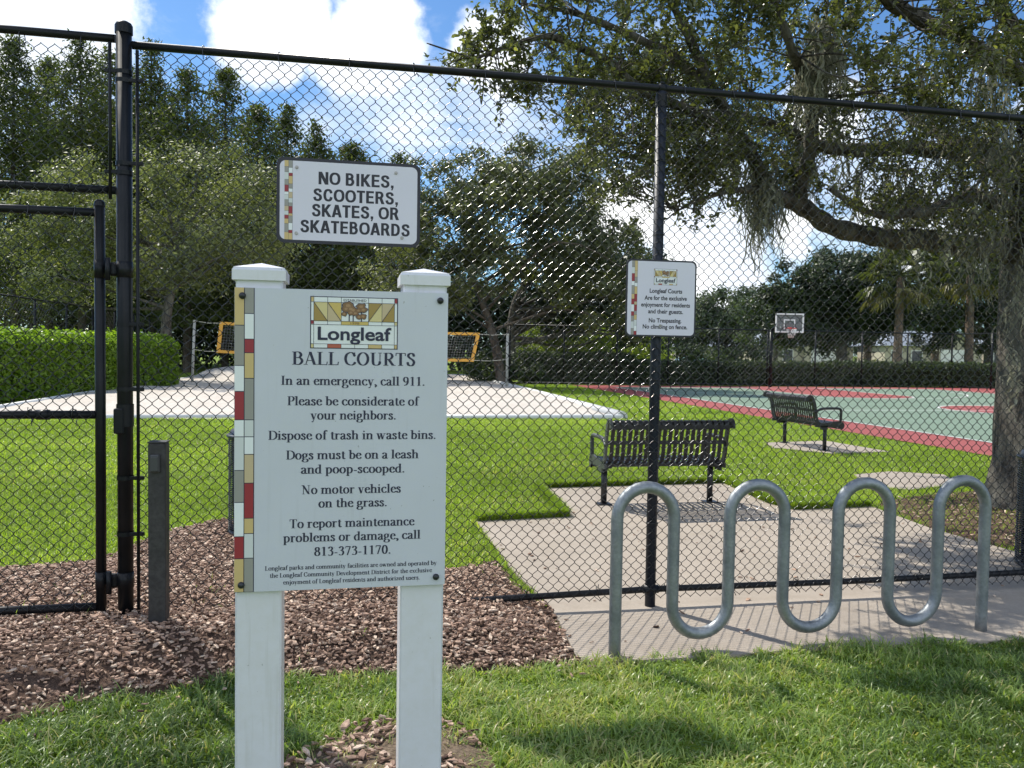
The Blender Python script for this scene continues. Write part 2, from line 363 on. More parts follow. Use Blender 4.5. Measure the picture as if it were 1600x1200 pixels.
MIDOAK = leafmat('mid_oak_leaf', [(0, (0.055, 0.067, 0.03)), (.6, (0.12, 0.136, 0.056)), (1, (0.21, 0.225, 0.10))], .45, .36, .4)
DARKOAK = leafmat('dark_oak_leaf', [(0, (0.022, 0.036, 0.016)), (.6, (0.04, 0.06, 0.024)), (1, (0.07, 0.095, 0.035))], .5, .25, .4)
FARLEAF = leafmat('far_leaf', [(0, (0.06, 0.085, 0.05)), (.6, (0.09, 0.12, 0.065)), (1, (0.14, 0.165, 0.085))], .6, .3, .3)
YELLEAF = leafmat('yellow_green_leaf', [(0, (0.13, 0.17, 0.035)), (.6, (0.22, 0.28, 0.05)), (1, (0.32, 0.37, 0.08))], .5, .45, .3)
HEDGEL = leafmat('hedge_leaf', [(0, (0.09, 0.16, 0.018)), (.6, (0.20, 0.31, 0.03)), (1, (0.34, 0.46, 0.05))], .42, .48, .45)
HEDGED = leafmat('dark_hedge_leaf', [(0, (0.03, 0.05, 0.02)), (.6, (0.055, 0.08, 0.03)), (1, (0.10, 0.135, 0.045))], .5, .28, .35)
PALML = leafmat('palm_leaf', [(0, (0.06, 0.075, 0.028)), (.6, (0.11, 0.13, 0.045)), (1, (0.20, 0.18, 0.07))], .45, .3, .4)
GRASSN = leafmat('near_grass', [(0, (0.095, 0.145, 0.04)), (.4, (0.205, 0.30, 0.08)), (.8, (0.37, 0.465, 0.13)), (1, (0.54, 0.48, 0.24))], .36, .46, .5)
GRASSL = leafmat('lawn_grass', [(0, (0.185, 0.26, 0.028)), (.5, (0.265, 0.375, 0.042)), (.9, (0.37, 0.47, 0.07)), (1, (0.48, 0.46, 0.16))], .45, .48, .35)
CHIP = tintmat('mulch_chip', [(0, (0.075, 0.042, 0.029)), (.35, (0.27, 0.168, 0.12)), (.75, (0.50, 0.345, 0.25)), (1, (0.66, 0.52, 0.40))], .75)
MULCHB = pmat('mulch_soil', (0.10, 0.062, 0.045), .95, spec=.1, var=[(20, (0.17, 0.115, 0.085), .8), (90, (0.045, 0.03, 0.022), .8)], bump=[(60, .012)])
BARESOIL = pmat('bare_soil', (0.17, 0.125, 0.085), .95, spec=.1, var=[(12, (0.26, 0.20, 0.14), .8), (70, (0.09, 0.065, 0.045), .8)], bump=[(60, .01)])
def groundmat():
    m = bpy.data.materials.new('turf'); m.use_nodes = True; t = NT(m.node_tree); p = t.n['Principled BSDF']
    vec = t.add('ShaderNodeTexCoord').outputs['Object']
    c = t.mix(t.maprange(t.noise(vec, .35, 4), .35, .65, 0, 1, True), (0.16, 0.235, 0.025), (0.20, 0.28, 0.03))
    c = t.mix(t.math('MULTIPLY', t.maprange(t.noise(vec, 38, 5, .7), .35, .65, 0, 1, True), .65), c, (0.10, 0.14, 0.02))
    c = t.mix(t.math('MULTIPLY', t.maprange(t.noise(vec, 2.2, 5, .7), .55, .75, 0, 1, True), .45), c, (0.17, 0.17, 0.05))
    t.link(c, p.inputs['Base Color']); p.inputs['Roughness'].default_value = .9; p.inputs['Specular IOR Level'].default_value = .15
    b = t.add('ShaderNodeBump'); b.inputs['Distance'].default_value = .04; t.link(t.noise(vec, 45, 4, .7), b.inputs['Height']); t.link(b.outputs[0], p.inputs['Normal'])
    return m
TURF = groundmat()

# ------------------------------------------------------------------ the setting: ground, path, mulch, sand, court
gm = MB(); gm.put([(-700, -300, -.012), (700, -300, -.012), (700, 1100, -.012), (-700, 1100, -.012)], [(0, 1, 2, 3)])
tag(gm.build('ground', TURF), kind='structure')

Pg = lambda L: [tuple(guv(*p)) for p in L]
CONCP = Pg([(745, 815), (890, 808), (845, 763), (1130, 755), (1200, 787), (1240, 797), (1363, 792), (1457, 827), (1530, 847), (1600, 866)]) + \
    [(4.2, .75), (7.5, .7), (7.5, -.85), (3.2, -.85)] + Pg([(1600, 1000), (1300, 1012), (1150, 1024), (950, 1035), (905, 1035), (880, 985), (862, 950), (800, 890)])
MULP = [(-9, .95), (-6, .9)] + Pg([(0, 890), (150, 878), (260, 832), (350, 812), (500, 828), (620, 872), (700, 892), (780, 880), (805, 915), (862, 950), (880, 985), (905, 1035), (700, 1050), (620, 1052), (450, 1055), (360, 1055), (290, 1073), (150, 1088), (0, 1125)]) + [(-5, -2.0), (-9, -2.4)]
BARE = Pg([(440, 1190), (560, 1130), (650, 1122), (720, 1135), (775, 1175), (790, 1300), (425, 1300)])
LITTER = Pg([(1370, 785), (1465, 772), (1640, 760), (1720, 800), (1640, 866), (1530, 846), (1457, 826)])
def slab(poly, z0, z1, name, mat):
    b = MB(); n = len(poly); V = [tuple(W(u, v, z1)) for u, v in poly] + [tuple(W(u, v, z0)) for u, v in poly]
    ar = sum(poly[i][0] * poly[(i + 1) % n][1] - poly[(i + 1) % n][0] * poly[i][1] for i in range(n))
    top = tuple(range(n)) if ar > 0 else tuple(range(n - 1, -1, -1))
    b.put(V, [top] + [(i, (i + 1) % n, n + (i + 1) % n, n + i) for i in range(n)])
    return b.build(name, mat)
tag(slab(CONCP, -.05, .004, 'path', CONC), kind='structure')
SLAB1 = Pg([(1335, 742), (1390, 737), (1475, 742), (1500, 757), (1420, 766), (1360, 760)])
SLAB2 = Pg([(1196, 692), (1290, 689), (1390, 706), (1300, 709), (1210, 700)])
tag(slab(SLAB1, -.05, .006, 'pavement_slab', CONC), kind='structure')
tag(slab(SLAB2, -.05, .006, 'pavement_slab', CONC), kind='structure')

def polydist(u, v, poly):
    P = np.stack([np.ravel(u), np.ravel(v)], 1); d = np.full(len(P), 9.0); n = len(poly)
    for i in range(n):
        a = np.array(poly[i]); b_ = np.array(poly[(i + 1) % n]); e = b_ - a; t = np.clip(((P - a) @ e) / (e @ e + 1e-12), 0, 1); d = np.minimum(d, np.linalg.norm(P - a - t[:, None] * e, axis=1))
    return d.reshape(np.shape(u))
def mz(u, v):
    k = np.clip(polydist(u, v, MULP) / .32, 0, 1); return mz0(u, v) * k * k * (3 - 2 * k) + .004 * k
def mz0(u, v):
    u = np.asarray(u, float); v = np.asarray(v, float)
    ramp = 1 / (1 + np.exp((u + 0.95) * 4.5))
    return .012 + ramp * (.085 * np.exp(-((v + .05) / 1.1) ** 2)) + .02 * (vnoise(u, v, 4.0, 3) - .4) * ramp + .008 * vnoise(u, v, 11, 4)
def heightfield(name, poly, fz, step, mat, skirt=.05):
    P = np.array(poly); us = np.arange(P[:, 0].min(), P[:, 0].max() + step, step); vs = np.arange(P[:, 1].min(), P[:, 1].max() + step, step)
    Ug, Vg = np.meshgrid(us, vs, indexing='ij'); ok = inpoly(Ug.ravel(), Vg.ravel(), poly).reshape(Ug.shape)
    z = fz(Ug, Vg); z = np.where(ok, z, -.02); V = np.stack([O[0] + Ug * CA - Vg * SA, O[1] + Ug * SA + Vg * CA, z], -1).reshape(-1, 3)
    nv = len(vs); i, j = np.meshgrid(np.arange(len(us) - 1), np.arange(nv - 1), indexing='ij'); a = (i * nv + j).ravel()
    F = np.stack([a, a + nv, a + nv + 1, a + 1], 1); okf = ok.ravel(); F = F[okf[F].sum(1) >= 1]
    return link(name, fast_mesh(name, V, [F]), mat)
tag(heightfield('mulch_bed', MULP, mz, .05, MULCHB), kind='structure')
tag(heightfield('bare_soil', BARE, lambda u, v: -.010 + .012 * np.clip(polydist(u, v, BARE) / .15, 0, 1) + .006 * vnoise(u, v, 9, 5), .03, BARESOIL), kind='structure')
tag(heightfield('dirt', LITTER, lambda u, v: .004 + .012 * vnoise(u, v, 6, 6), .06, MULCHB), kind='structure')
SANDP = [(-15.0, 13.45), (4.25, 13.3), (4.6, 22), (4.65, 40.5), (-8.2, 40.5), (-9.35, 16.0), (-15, 13.6)]
SANDP = [(-9.3, 13.55), (4.3, 13.3), (4.6, 22), (4.65, 40.5), (-8.0, 40.5), (-9.2, 20.0)]
def sz(u, v):
    return .03 + .05 * np.clip((v - 13.4) / 4, 0, 1) + .08 * (vnoise(u, v, .5, 8) - .3) * np.clip((v - 13.4) / 6, 0, 1) + .05 * (vnoise(u, v, 1.6, 9) - .5) * np.clip((v - 14) / 3, 0, 1) + .38 * np.exp(-(((u + 6.2) / 2.6) ** 2 + ((v - 38) / 4) ** 2)) + .10 * np.exp(-((v - 37) / 3) ** 2)
tag(heightfield('sand', SANDP, sz, .18, SANDM), kind='structure')

cg = MB()
def cpoly(poly, z, mi):
    n = len(poly); ar = sum(poly[i][0] * poly[(i + 1) % n][1] - poly[(i + 1) % n][0] * poly[i][1] for i in range(n)); idx = tuple(range(n)) if ar > 0 else tuple(range(n - 1, -1, -1))
    cg.put([tuple(W(u, v, z)) for u, v in poly], [idx], mi)
def cline(P, wd, z, mi=2):
    P = [np.array(p, float) for p in P]
    for a, b in zip(P[:-1], P[1:]):
        d = (b - a) / np.linalg.norm(b - a); n = np.array([-d[1], d[0]]) * wd / 2; e = d * wd * .3
        cpoly([a - n - e, b - n + e, b + n + e, a + n - e], z, mi)
CU0, CU1, CV0, CV1 = 9.35, 24.6, 1.9, 29.1; CM = (CU0 + CU1) / 2; CVM = (CV0 + CV1) / 2 + .2
cpoly([(7.85, -1), (29, -1), (29, 30.9), (8.0, 30.9)], .002, 0)
cpoly([(CU0, CV0), (CU1, CV0), (CU1, CV1), (CU0, CV1)], .006, 1)
cpoly([(CM - 1.85, CV1 - 5.8), (CM + 1.85, CV1 - 5.8), (CM + 1.85, CV1 - .06), (CM - 1.85, CV1 - .06)], .010, 0)
circ = lambda c, r, a0=0, a1=360, n=40: [(c[0] + r * math.cos(R_(a0 + (a1 - a0) * i / n)), c[1] + r * math.sin(R_(a0 + (a1 - a0) * i / n))) for i in range(n + 1)]
cpoly(circ((CM, CV1 - 5.8), 1.85, 180, 360), .0102, 0)
cpoly(circ((CM, CVM), 2.0)[:-1], .010, 0)
cline([(CU0, CV0), (CU1, CV0), (CU1, CV1), (CU0, CV1), (CU0, CV0)], .06, .014)
cline([(CU0, CVM), (CU1, CVM)], .06, .015)
cline(circ((CM, CVM), 2.05), .09, .016); cline(circ((CM, CV1 - 5.8), 1.88, 180, 360), .06, .0165)
cline([(CM - 1.88, CV1), (CM - 1.88, CV1 - 5.8)], .06, .0168); cline([(CM + 1.88, CV1), (CM + 1.88, CV1 - 5.8)], .06, .0168)
cline([(CM - 6.3, CV1)] + [(CM - 6.3, CV1 - 1.6)] + circ((CM, CV1 - 1.6), 6.3, 180, 360) + [(CM + 6.3, CV1)], .06, .0172)
tag(cg.build('court', [CRED, CGRN, LINEW]), kind='structure')

# ------------------------------------------------------------------ mulch chips, grass
def scatter(poly, dens, seed):
    P = np.array(poly); lo = P.min(0); hi = P.max(0); n = int((hi - lo).prod() * dens); r = np.random.default_rng(seed)
    q = lo + r.random((n, 2)) * (hi - lo); return q[inpoly(q[:, 0], q[:, 1], poly)]
def toW(q, z): return np.stack([O[0] + q[:, 0] * CA - q[:, 1] * SA, O[1] + q[:, 0] * SA + q[:, 1] * CA, z], 1)
def chips(P, name, smin, smax, seed, mat=CHIP, label=None):
    r = np.random.default_rng(seed); n = len(P); k = 6
    ang = np.arange(k) * 2 * math.pi / k + r.uniform(-.35, .35, (n, k)); L = r.uniform(smin, smax, n) * (.6 + .8 * r.random(n) ** 2); asp = r.uniform(.16, .55, n)
    rad = r.uniform(.6, 1.05, (n, k)); x = np.cos(ang) * rad * L[:, None] / 2; y = np.sin(ang) * rad * (L * asp)[:, None] / 2
    bend = r.uniform(-6, 6, n)[:, None] * (x ** 2) ; th = r.uniform(.003, .008, n)
    loc = np.stack([x, y, bend], -1)
    top = loc.copy(); top[..., 2] += th[:, None]; top[..., :2] *= .9
    V = np.concatenate([loc, top], 1)                         # n, 2k, 3
    ya = r.uniform(0, 2 * math.pi, n); ti = r.normal(0, .22, n); tj = r.normal(0, .18, n)
    c, s = np.cos(ti), np.sin(ti); Y = V[..., 1] * c[:, None] - V[..., 2] * s[:, None]; Z = V[..., 1] * s[:, None] + V[..., 2] * c[:, None]; V[..., 1] = Y; V[..., 2] = Z
    c, s = np.cos(tj), np.sin(tj); X = V[..., 0] * c[:, None] + V[..., 2] * s[:, None]; Z = -V[..., 0] * s[:, None] + V[..., 2] * c[:, None]; V[..., 0] = X; V[..., 2] = Z
    c, s = np.cos(ya), np.sin(ya); X = V[..., 0] * c[:, None] - V[..., 1] * s[:, None]; Y = V[..., 0] * s[:, None] + V[..., 1] * c[:, None]; V[..., 0] = X; V[..., 1] = Y
    V += P[:, None]; b = (np.arange(n) * 2 * k)[:, None]
    topf = b + np.arange(k, 2 * k); sides = np.concatenate([b + np.array([i, (i + 1) % k, k + (i + 1) % k, k + i]) for i in range(k)])
    t = np.clip(r.normal(.48, .27, n), 0, 1); t = np.where(r.random(n) < .08, .95, t)
    return tag(link(name, fast_mesh(name, V.reshape(-1, 3), [topf, sides], np.repeat(t, 2 * k), smooth=False), mat), label, kind='stuff')
q = scatter(MULP, 4800, 11); q = q[(q[:, 0] > -5.6)]
keep = ~((q[:, 0] > -.75) & (np.random.default_rng(2).random(len(q)) < .45)); q = q[keep]
keep = ~((q[:, 0] < -2.1) & (q[:, 1] < -.35 - .25 * (q[:, 0] + 1.9) * 0) & (np.random.default_rng(8).random(len(q)) < -.05 + 1.0 * vnoise(q[:, 0], q[:, 1], 1.6, 68))); q = q[keep]
# thinner towards the grass on the left where soil shows
z = mz(q[:, 0], q[:, 1]) + np.random.default_rng(3).uniform(0, .022, len(q))
chips(toW(q, z), 'mulch_chips', .010, .058, 12)
q = scatter(BARE, 1500, 13); q = q[vnoise(q[:, 0], q[:, 1], 4, 66) > .3]; chips(toW(q, .006 + .014 * np.random.default_rng(4).random(len(q))), 'mulch_chips', .02, .075, 14)
q = scatter([(-5, -2.6), (1.0, -2.6), (.6, -.6), (-5, -.9)], 130, 19); q = q[~inpoly(q[:, 0], q[:, 1], MULP) & ~inpoly(q[:, 0], q[:, 1], CONCP) & (polydist(q[:, 0], q[:, 1], MULP) < .35 * np.random.default_rng(9).random(len(q)) ** 1.5)]
chips(toW(q, .012 + .015 * np.random.default_rng(10).random(len(q))), 'mulch_chips', .02, .05, 20)
q = scatter(LITTER, 160, 15); chips(toW(q, .012 + .01 * np.random.default_rng(5).random(len(q))), 'leaf_litter', .03, .07, 16)

def blades(P, h, wd, lean, seed, name, mat, tint, segs=2):
    r = np.random.default_rng(seed); n = len(P); a = r.uniform(0, 2 * math.pi, n); b = a + r.normal(math.pi / 2, .5, n)
    dx = np.stack([np.cos(a), np.sin(a), np.zeros(n)], 1); ld = np.stack([np.cos(b), np.sin(b), np.zeros(n)], 1)
    ts = np.linspace(0, 1, segs + 1); rows = []
    for t in ts:
        c = P + ld * (lean * h * t ** 1.6)[:, None]; c[:, 2] += h * (t * np.sqrt(np.clip(1 - .75 * (lean * t) ** 2, .06, 1)))
        ww = wd * (1 - t ** 2.2) * .5
        if t < 1: rows += [c - dx * ww[:, None], c + dx * ww[:, None]]
        else: rows += [c]
    V = np.stack(rows, 1); m = V.shape[1]; base = (np.arange(n) * m)[:, None]; G_ = []
    for s in range(segs - 1): G_.append(base + np.array([2 * s, 2 * s + 1, 2 * s + 3, 2 * s + 2]))
    tri = base + np.array([m - 3, m - 2, m - 1])
    return link(name, fast_mesh(name, V.reshape(-1, 3), [np.concatenate(G_)] + [tri], np.repeat(tint, m)), mat)
def tints(q, r, f=1.2, s=21):
    return np.clip(.45 + .75 * (vnoise(q[:, 0], q[:, 1], f, s) - .5) + .4 * (vnoise(q[:, 0], q[:, 1], f * 6, s + 1) - .5) + r.normal(0, .2, len(q)), 0, .93)
# foreground lawn, in front of the mulch and the path
r = np.random.default_rng(31); n = 200000
q = np.stack([r.uniform(-4.6, 4.6, n), r.uniform(-3.3, -.30, n)], 1)
wob = .05 * (vnoise(q[:, 0], q[:, 1], 5, 17) - .5) + .03 * (vnoise(q[:, 0], q[:, 1], 17, 18) - .5)
bad = inpoly(q[:, 0], q[:, 1] + wob, MULP) | inpoly(q[:, 0], q[:, 1] - .02 + wob, CONCP)
inb = inpoly(q[:, 0] + wob * 4, q[:, 1] + wob * 5, BARE)
bad |= inb & (r.random(n) < .62); q = q[~bad]
fr = vnoise(q[:, 0], q[:, 1], 2.0, 40); f2 = vnoise(q[:, 0], q[:, 1], 9, 46); h = (.022 + .028 * fr + .045 * f2) * r.uniform(.55, 1.4, len(q)); tt = tints(q, r)
low = np.clip((vnoise(q[:, 0], q[:, 1], 7, 44) * .6 + vnoise(q[:, 0], q[:, 1], 19, 45) * .4 - .28) / .2, .42, 1); h = h * low; tt = np.clip(tt - .3 * (1 - low), 0, 1)  # hollows: shorter blades, their shade painted in by a darker tint
inb = inpoly(q[:, 0], q[:, 1], BARE); tt = np.where(r.random(len(q)) < np.where(inb, .45, .06), 1.0, tt); h = np.where(inb, h * .7, h)
tag(blades(toW(q, np.full(len(q), -.012)), h, r.uniform(.004, .0095, len(q)), r.uniform(.4, 1.45, len(q)), 32, 'grass', GRASSN, tt, 3), kind='stuff')
# sprigs creeping onto the mulch and runners over it
r = np.random.default_rng(33); q = scatter(MULP, 55, 34); q = q[(vnoise(q[:, 0], q[:, 1], 2.5, 22) > .62) & (q[:, 0] > -5)]
tag(blades(toW(q, mz(q[:, 0], q[:, 1])), r.uniform(.03, .07, len(q)), r.uniform(.003, .006, len(q)), r.uniform(.3, 1.2, len(q)), 35, 'grass', GRASSN, tints(q, r), 3), kind='stuff')
# the lawn beyond the fence
def lawn(n, u0, u1, v0, v1, hh, ww, seed):
    r = np.random.default_rng(seed); q = np.stack([r.uniform(u0, u1, n), r.uniform(v0, v1, n)], 1)
    wob = .04 * (vnoise(q[:, 0], q[:, 1], 5, 17) - .5)
    bad = inpoly(q[:, 0] + wob, q[:, 1] + wob * 2, MULP) | inpoly(q[:, 0], q[:, 1], CONCP) | inpoly(q[:, 0], q[:, 1], SANDP) | ((q[:, 0] > 7.85)) | inpoly(q[:, 0], q[:, 1], SLAB1) | inpoly(q[:, 0], q[:, 1], SLAB2)
    bad |= inpoly(q[:, 0] + wob * 4, q[:, 1] + wob * 6, LITTER) & (r.random(n) < .42)
    q = q[~bad]; h = r.uniform(hh * .6, hh * 1.3, len(q)); t = tints(q, r, .8, 23)
    t = np.where((vnoise(q[:, 0], q[:, 1], .9, 25) > .75) & (r.random(len(q)) < .12), 1.0, t)
    tag(blades(toW(q, np.full(len(q), -.012)), h, r.uniform(ww * .7, ww * 1.3, len(q)), r.uniform(.45, 1.2, len(q)), seed + 1, 'grass', GRASSL, t, 2), kind='stuff')
lawn(150000, -6.5, 8, .2, 5.0, .055, .007, 41)
lawn(120000, -9.5, 8, 5.0, 13.4, .055, .011, 43)
lawn(40000, 4.3, 8, 13.4, 31, .06, .02, 45)
# the thick lip of turf along the slab edges
def lip(poly, i0, i1, seed):
    r = np.random.default_rng(seed); Q = []
    for i in range(i0, i1):
        a = np.array(poly[i]); b_ = np.array(poly[(i + 1) % len(poly)]); e = b_ - a; L = np.linalg.norm(e); n_ = np.array([-e[1], e[0]]) / L; m = int(L * 3200); Q.append(a + e * r.random(m)[:, None] + n_ * r.normal(.03, .022, m)[:, None])
    q = np.concatenate(Q); q = q[~inpoly(q[:, 0], q[:, 1], CONCP) & ~inpoly(q[:, 0], q[:, 1], MULP)]
    tag(blades(toW(q, r.uniform(-.012, .035, len(q))), r.uniform(.045, .085, len(q)), r.uniform(.005, .009, len(q)), r.uniform(.3, 1.1, len(q)), seed + 1, 'grass', GRASSL, np.clip(tints(q, r, .8, 23) - .15, 0, 1), 3), kind='stuff')  # tint lowered to paint shade into the turf edge
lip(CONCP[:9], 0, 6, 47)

q = np.concatenate([scatter(CONCP, 9, 48), scatter([(-6, .3), (7, .3), (7, 9), (-6, 9)], 1.2, 49)]); q = q[~inpoly(q[:, 0], q[:, 1], MULP)]
chips(toW(q, .008 + .03 * (~inpoly(q[:, 0], q[:, 1], CONCP))), 'leaf_litter', .025, .05, 50)
# ------------------------------------------------------------------ lettering
def sans(text, bold=0.0):
    c = bpy.data.curves.new('t', 'FONT'); c.body = text; c.size = 1; c.offset = bold; c.resolution_u = 4
    o = bpy.data.objects.new('t', c); COL.objects.link(o); dg = bpy.context.evaluated_depsgraph_get(); dg.update()
    me = bpy.data.meshes.new_from_object(o.evaluated_get(dg)); V = np.array([v.co[:2] for v in me.vertices]); F = [tuple(p.vertices) for p in me.polygons]
    bpy.data.objects.remove(o); bpy.data.curves.remove(c); bpy.data.meshes.remove(me); return V, F
CAPS = .695                                    # cap height of the built-in face at size 1
TK, TN = .15, .05
GL = {
 'A': (.72, [('L', (.36, 1.0), (.61, 0), TK), ('L', (.35, 1.0), (.12, 0), TN), ('H', .33, .2, .5), ('F', .12, 0), ('F', .62, 0)]),
 'B': (.66, [('S', .18, 0, 1, 'TB'), ('C', [(.18, .98), (.42, .96), (.52, .76), (.42, .55), (.18, .53)]), ('C', [(.18, .53), (.46, .52), (.58, .27), (.44, .03), (.18, .02)])]),
 'C': (.7, [('C', [(.61, .70), (.53, .92), (.37, .99), (.17, .84), (.1, .5), (.18, .15), (.39, .01), (.56, .08), (.64, .25)]), ('L', (.61, .66), (.61, 1.0), TN)]),
 'D': (.74, [('S', .18, 0, 1, 'TB'), ('C', [(.18, .98), (.44, .95), (.63, .75), (.66, .5), (.63, .25), (.44, .05), (.18, .02)])]),
 'I': (.36, [('S', .18, 0, 1, 'TB')]),
 'L': (.62, [('S', .18, 0, 1, 'TB'), ('H', .02, .18, .56), ('L', (.56, 0), (.59, .25), TN)]),
 'N': (.78, [('L', (.17, 0), (.17, 1), TN), ('F', .17, 0), ('L', (.14, 1), (.61, .0), TK), ('L', (.61, 0), (.61, 1), TN), ('F', .61, 1), ('F', .11, 1)]),
 'O': (.76, [('E', .38, .5, .28, .49)]),
 'P': (.6, [('S', .18, 0, 1, 'TB'), ('C', [(.18, .98), (.43, .96), (.54, .74), (.43, .49), (.18, .47)])]),
 'R': (.7, [('S', .18, 0, 1, 'TB'), ('C', [(.18, .98), (.43, .96), (.54, .75), (.43, .52), (.18, .5)]), ('L', (.33, .5), (.60, 0), TK), ('F', .63, 0)]),
 'S': (.56, [('C', [(.45, .74), (.40, .92), (.28, .99), (.15, .91), (.12, .76), (.22, .6), (.38, .46), (.45, .27), (.38, .06), (.26, .01), (.13, .08), (.08, .28)], 1.0), ('L', (.45, .72), (.45, .98), TN), ('L', (.08, .3), (.08, .02), TN)]),
 'T': (.64, [('S', .32, 0, 1, 'B'), ('H', .98, .06, .58), ('L', (.06, 1), (.05, .77), TN), ('L', (.58, 1), (.59, .77), TN)]),
 'U': (.74, [('S', .18, .28, 1, 'T'), ('C', [(.18, .32), (.22, .09), (.38, .02), (.54, .1), (.58, .32)]), ('L', (.58, .3), (.58, 1), TN), ('F', .58, 1)]),
 'a': (.5, [('C', [(.09, .5), (.13, .63), (.23, .66), (.34, .58), (.355, .4), (.355, .12), (.40, .03), (.48, .08)]), ('C', [(.355, .40), (.2, .34), (.09, .2), (.13, .05), (.22, .02), (.355, .14)])]),
 'b': (.56, [('S', .14, .02, 1.02, 'l'), ('C', [(.14, .52), (.29, .66), (.43, .54), (.47, .34), (.42, .12), (.29, .02), (.14, .08)])]),
 'c': (.48, [('C', [(.41, .52), (.36, .62), (.27, .66), (.13, .55), (.09, .34), (.15, .11), (.28, .02), (.39, .07), (.45, .17)]), ('D', .39, .53, .055)]),
 'd': (.57, [('S', .42, 0, 1.02, 'lr'), ('C', [(.42, .57), (.28, .66), (.14, .55), (.09, .34), (.13, .12), (.26, .02), (.42, .12)])]),
 'e': (.48, [('H', .40, .1, .42), ('C', [(.42, .39), (.38, .58), (.26, .66), (.13, .55), (.09, .34), (.15, .11), (.28, .02), (.39, .07), (.45, .17)])]),
 'f': (.36, [('S', .18, 0, .82, 'B'), ('C', [(.18, .75), (.21, .95), (.31, 1.02), (.40, .95)]), ('H', .645, .05, .34), ('D', .38, .93, .05)]),
 'g': (.53, [('E', .24, .44, .145, .215), ('L', (.36, .6), (.49, .64), .07), ('C', [(.16, .25), (.10, .15), (.16, .06), (.36, .04), (.47, -.06), (.43, -.24), (.24, -.30), (.08, -.22), (.08, -.08), (.18, .04)])]),
 'h': (.6, [('S', .14, 0, 1.02, 'lB'), ('C', [(.14, .5), (.27, .63), (.38, .64), (.45, .52), (.455, .36)]), ('S', .455, 0, .42, 'B')]),
 'i': (.31, [('S', .155, 0, .68, 'lB'), ('D', .15, .9, .075)]),
 'j': (.32, [('S', .17, -.05, .68, 'l'), ('C', [(.17, .0), (.15, -.2), (.08, -.28), (.0, -.25)]), ('D', .165, .9, .075)]),
 'k': (.58, [('S', .14, 0, 1.02, 'lB'), ('L', (.14, .27), (.42, .66), TN), ('L', (.24, .40), (.48, 0), TK), ('F', .42, .67), ('F', .5, 0)]),
 'l': (.31, [('S', .155, 0, 1.02, 'lB')]),
 'm': (.91, [('S', .14, 0, .68, 'lB'), ('C', [(.14, .5), (.27, .63), (.37, .64), (.44, .52), (.45, .36)]), ('S', .45, 0, .42, 'B'), ('C', [(.45, .5), (.58, .63), (.68, .64), (.75, .52), (.76, .36)]), ('S', .76, 0, .42, 'B')]),
 'n': (.6, [('S', .14, 0, .68, 'lB'), ('C', [(.14, .5), (.27, .63), (.38, .64), (.45, .52), (.455, .36)]), ('S', .455, 0, .42, 'B')]),
 'o': (.54, [('E', .27, .34, .19, .325)]),
 'p': (.57, [('S', .14, -.3, .68, 'lB'), ('C', [(.14, .54), (.29, .66), (.43, .54), (.47, .34), (.42, .12), (.29, .02), (.14, .08)])]),
 'r': (.43, [('S', .14, 0, .68, 'lB'), ('C', [(.14, .46), (.22, .6), (.34, .65)]), ('D', .355, .6, .065)]),
 's': (.42, [('C', [(.33, .5), (.29, .62), (.2, .66), (.11, .59), (.11, .49), (.2, .39), (.31, .28), (.33, .16), (.28, .04), (.19, .02), (.1, .07), (.08, .2)], .9)]),
 't': (.37, [('S', .18, .12, .84, ''), ('C', [(.18, .2), (.21, .05), (.28, .02), (.36, .08)]), ('H', .645, .05, .34)]),
 'u': (.6, [('S', .14, .2, .68, 'l'), ('C', [(.14, .26), (.18, .06), (.29, .02), (.44, .15)]), ('S', .455, 0, .68, 'lr')]),
 'v': (.54, [('L', (.11, .68), (.28, 0), TK), ('L', (.28, 0), (.43, .68), TN), ('F', .11, .67), ('F', .44, .67)]),
 'w': (.78, [('L', (.1, .68), (.24, 0), TK), ('L', (.24, 0), (.38, .66), TN), ('L', (.36, .68), (.5, 0), TK), ('L', (.51, 0), (.66, .68), TN), ('F', .1, .67), ('F', .36, .67), ('F', .67, .67)]),
 'x': (.54, [('L', (.1, .68), (.43, 0), TK), ('L', (.41, .68), (.11, 0), TN), ('F', .11, .67), ('F', .42, .67), ('F', .11, 0), ('F', .43, 0)]),
 'y': (.54, [('L', (.11, .68), (.28, .02), TK), ('L', (.44, .68), (.21, -.27), TN), ('D', .15, -.24, .06), ('F', .11, .67), ('F', .44, .67)]),
 'z': (.47, [('H', .65, .08, .4), ('L', (.38, .66), (.1, .02), TK), ('H', .02, .07, .42), ('L', (.08, .66), (.07, .5), TN), ('L', (.42, 0), (.43, .18), TN)]),
 '0': (.54, [('E', .27, .5, .18, .48)]), '1': (.54, [('S', .28, 0, 1, 'B'), ('L', (.12, .86), (.29, .98), .07)]),
 '3': (.54, [('C', [(.1, .8), (.18, .95), (.29, .98), (.40, .84), (.35, .64), (.2, .54)]), ('C', [(.2, .54), (.37, .49), (.43, .28), (.35, .06), (.2, .02), (.08, .1)])]),
 '7': (.54, [('L', (.08, .95), (.47, .95), .1), ('L', (.45, .95), (.22, 0), .1), ('L', (.09, .98), (.07, .76), TN)]),
 '8': (.54, [('E', .27, .76, .14, .21), ('E', .27, .27, .18, .25)]), '9': (.54, [('E', .26, .68, .17, .29), ('C', [(.43, .66), (.42, .36), (.31, .12), (.12, .02)])]),
 '.': (.25, [('D', .125, .07, .08)]), ',': (.25, [('D', .12, .07, .08), ('C', [(.17, .07), (.18, -.06), (.09, -.18)])]), '-': (.34, [('L', (.05, .29), (.29, .29), .1)]), ' ': (.27, []),
}
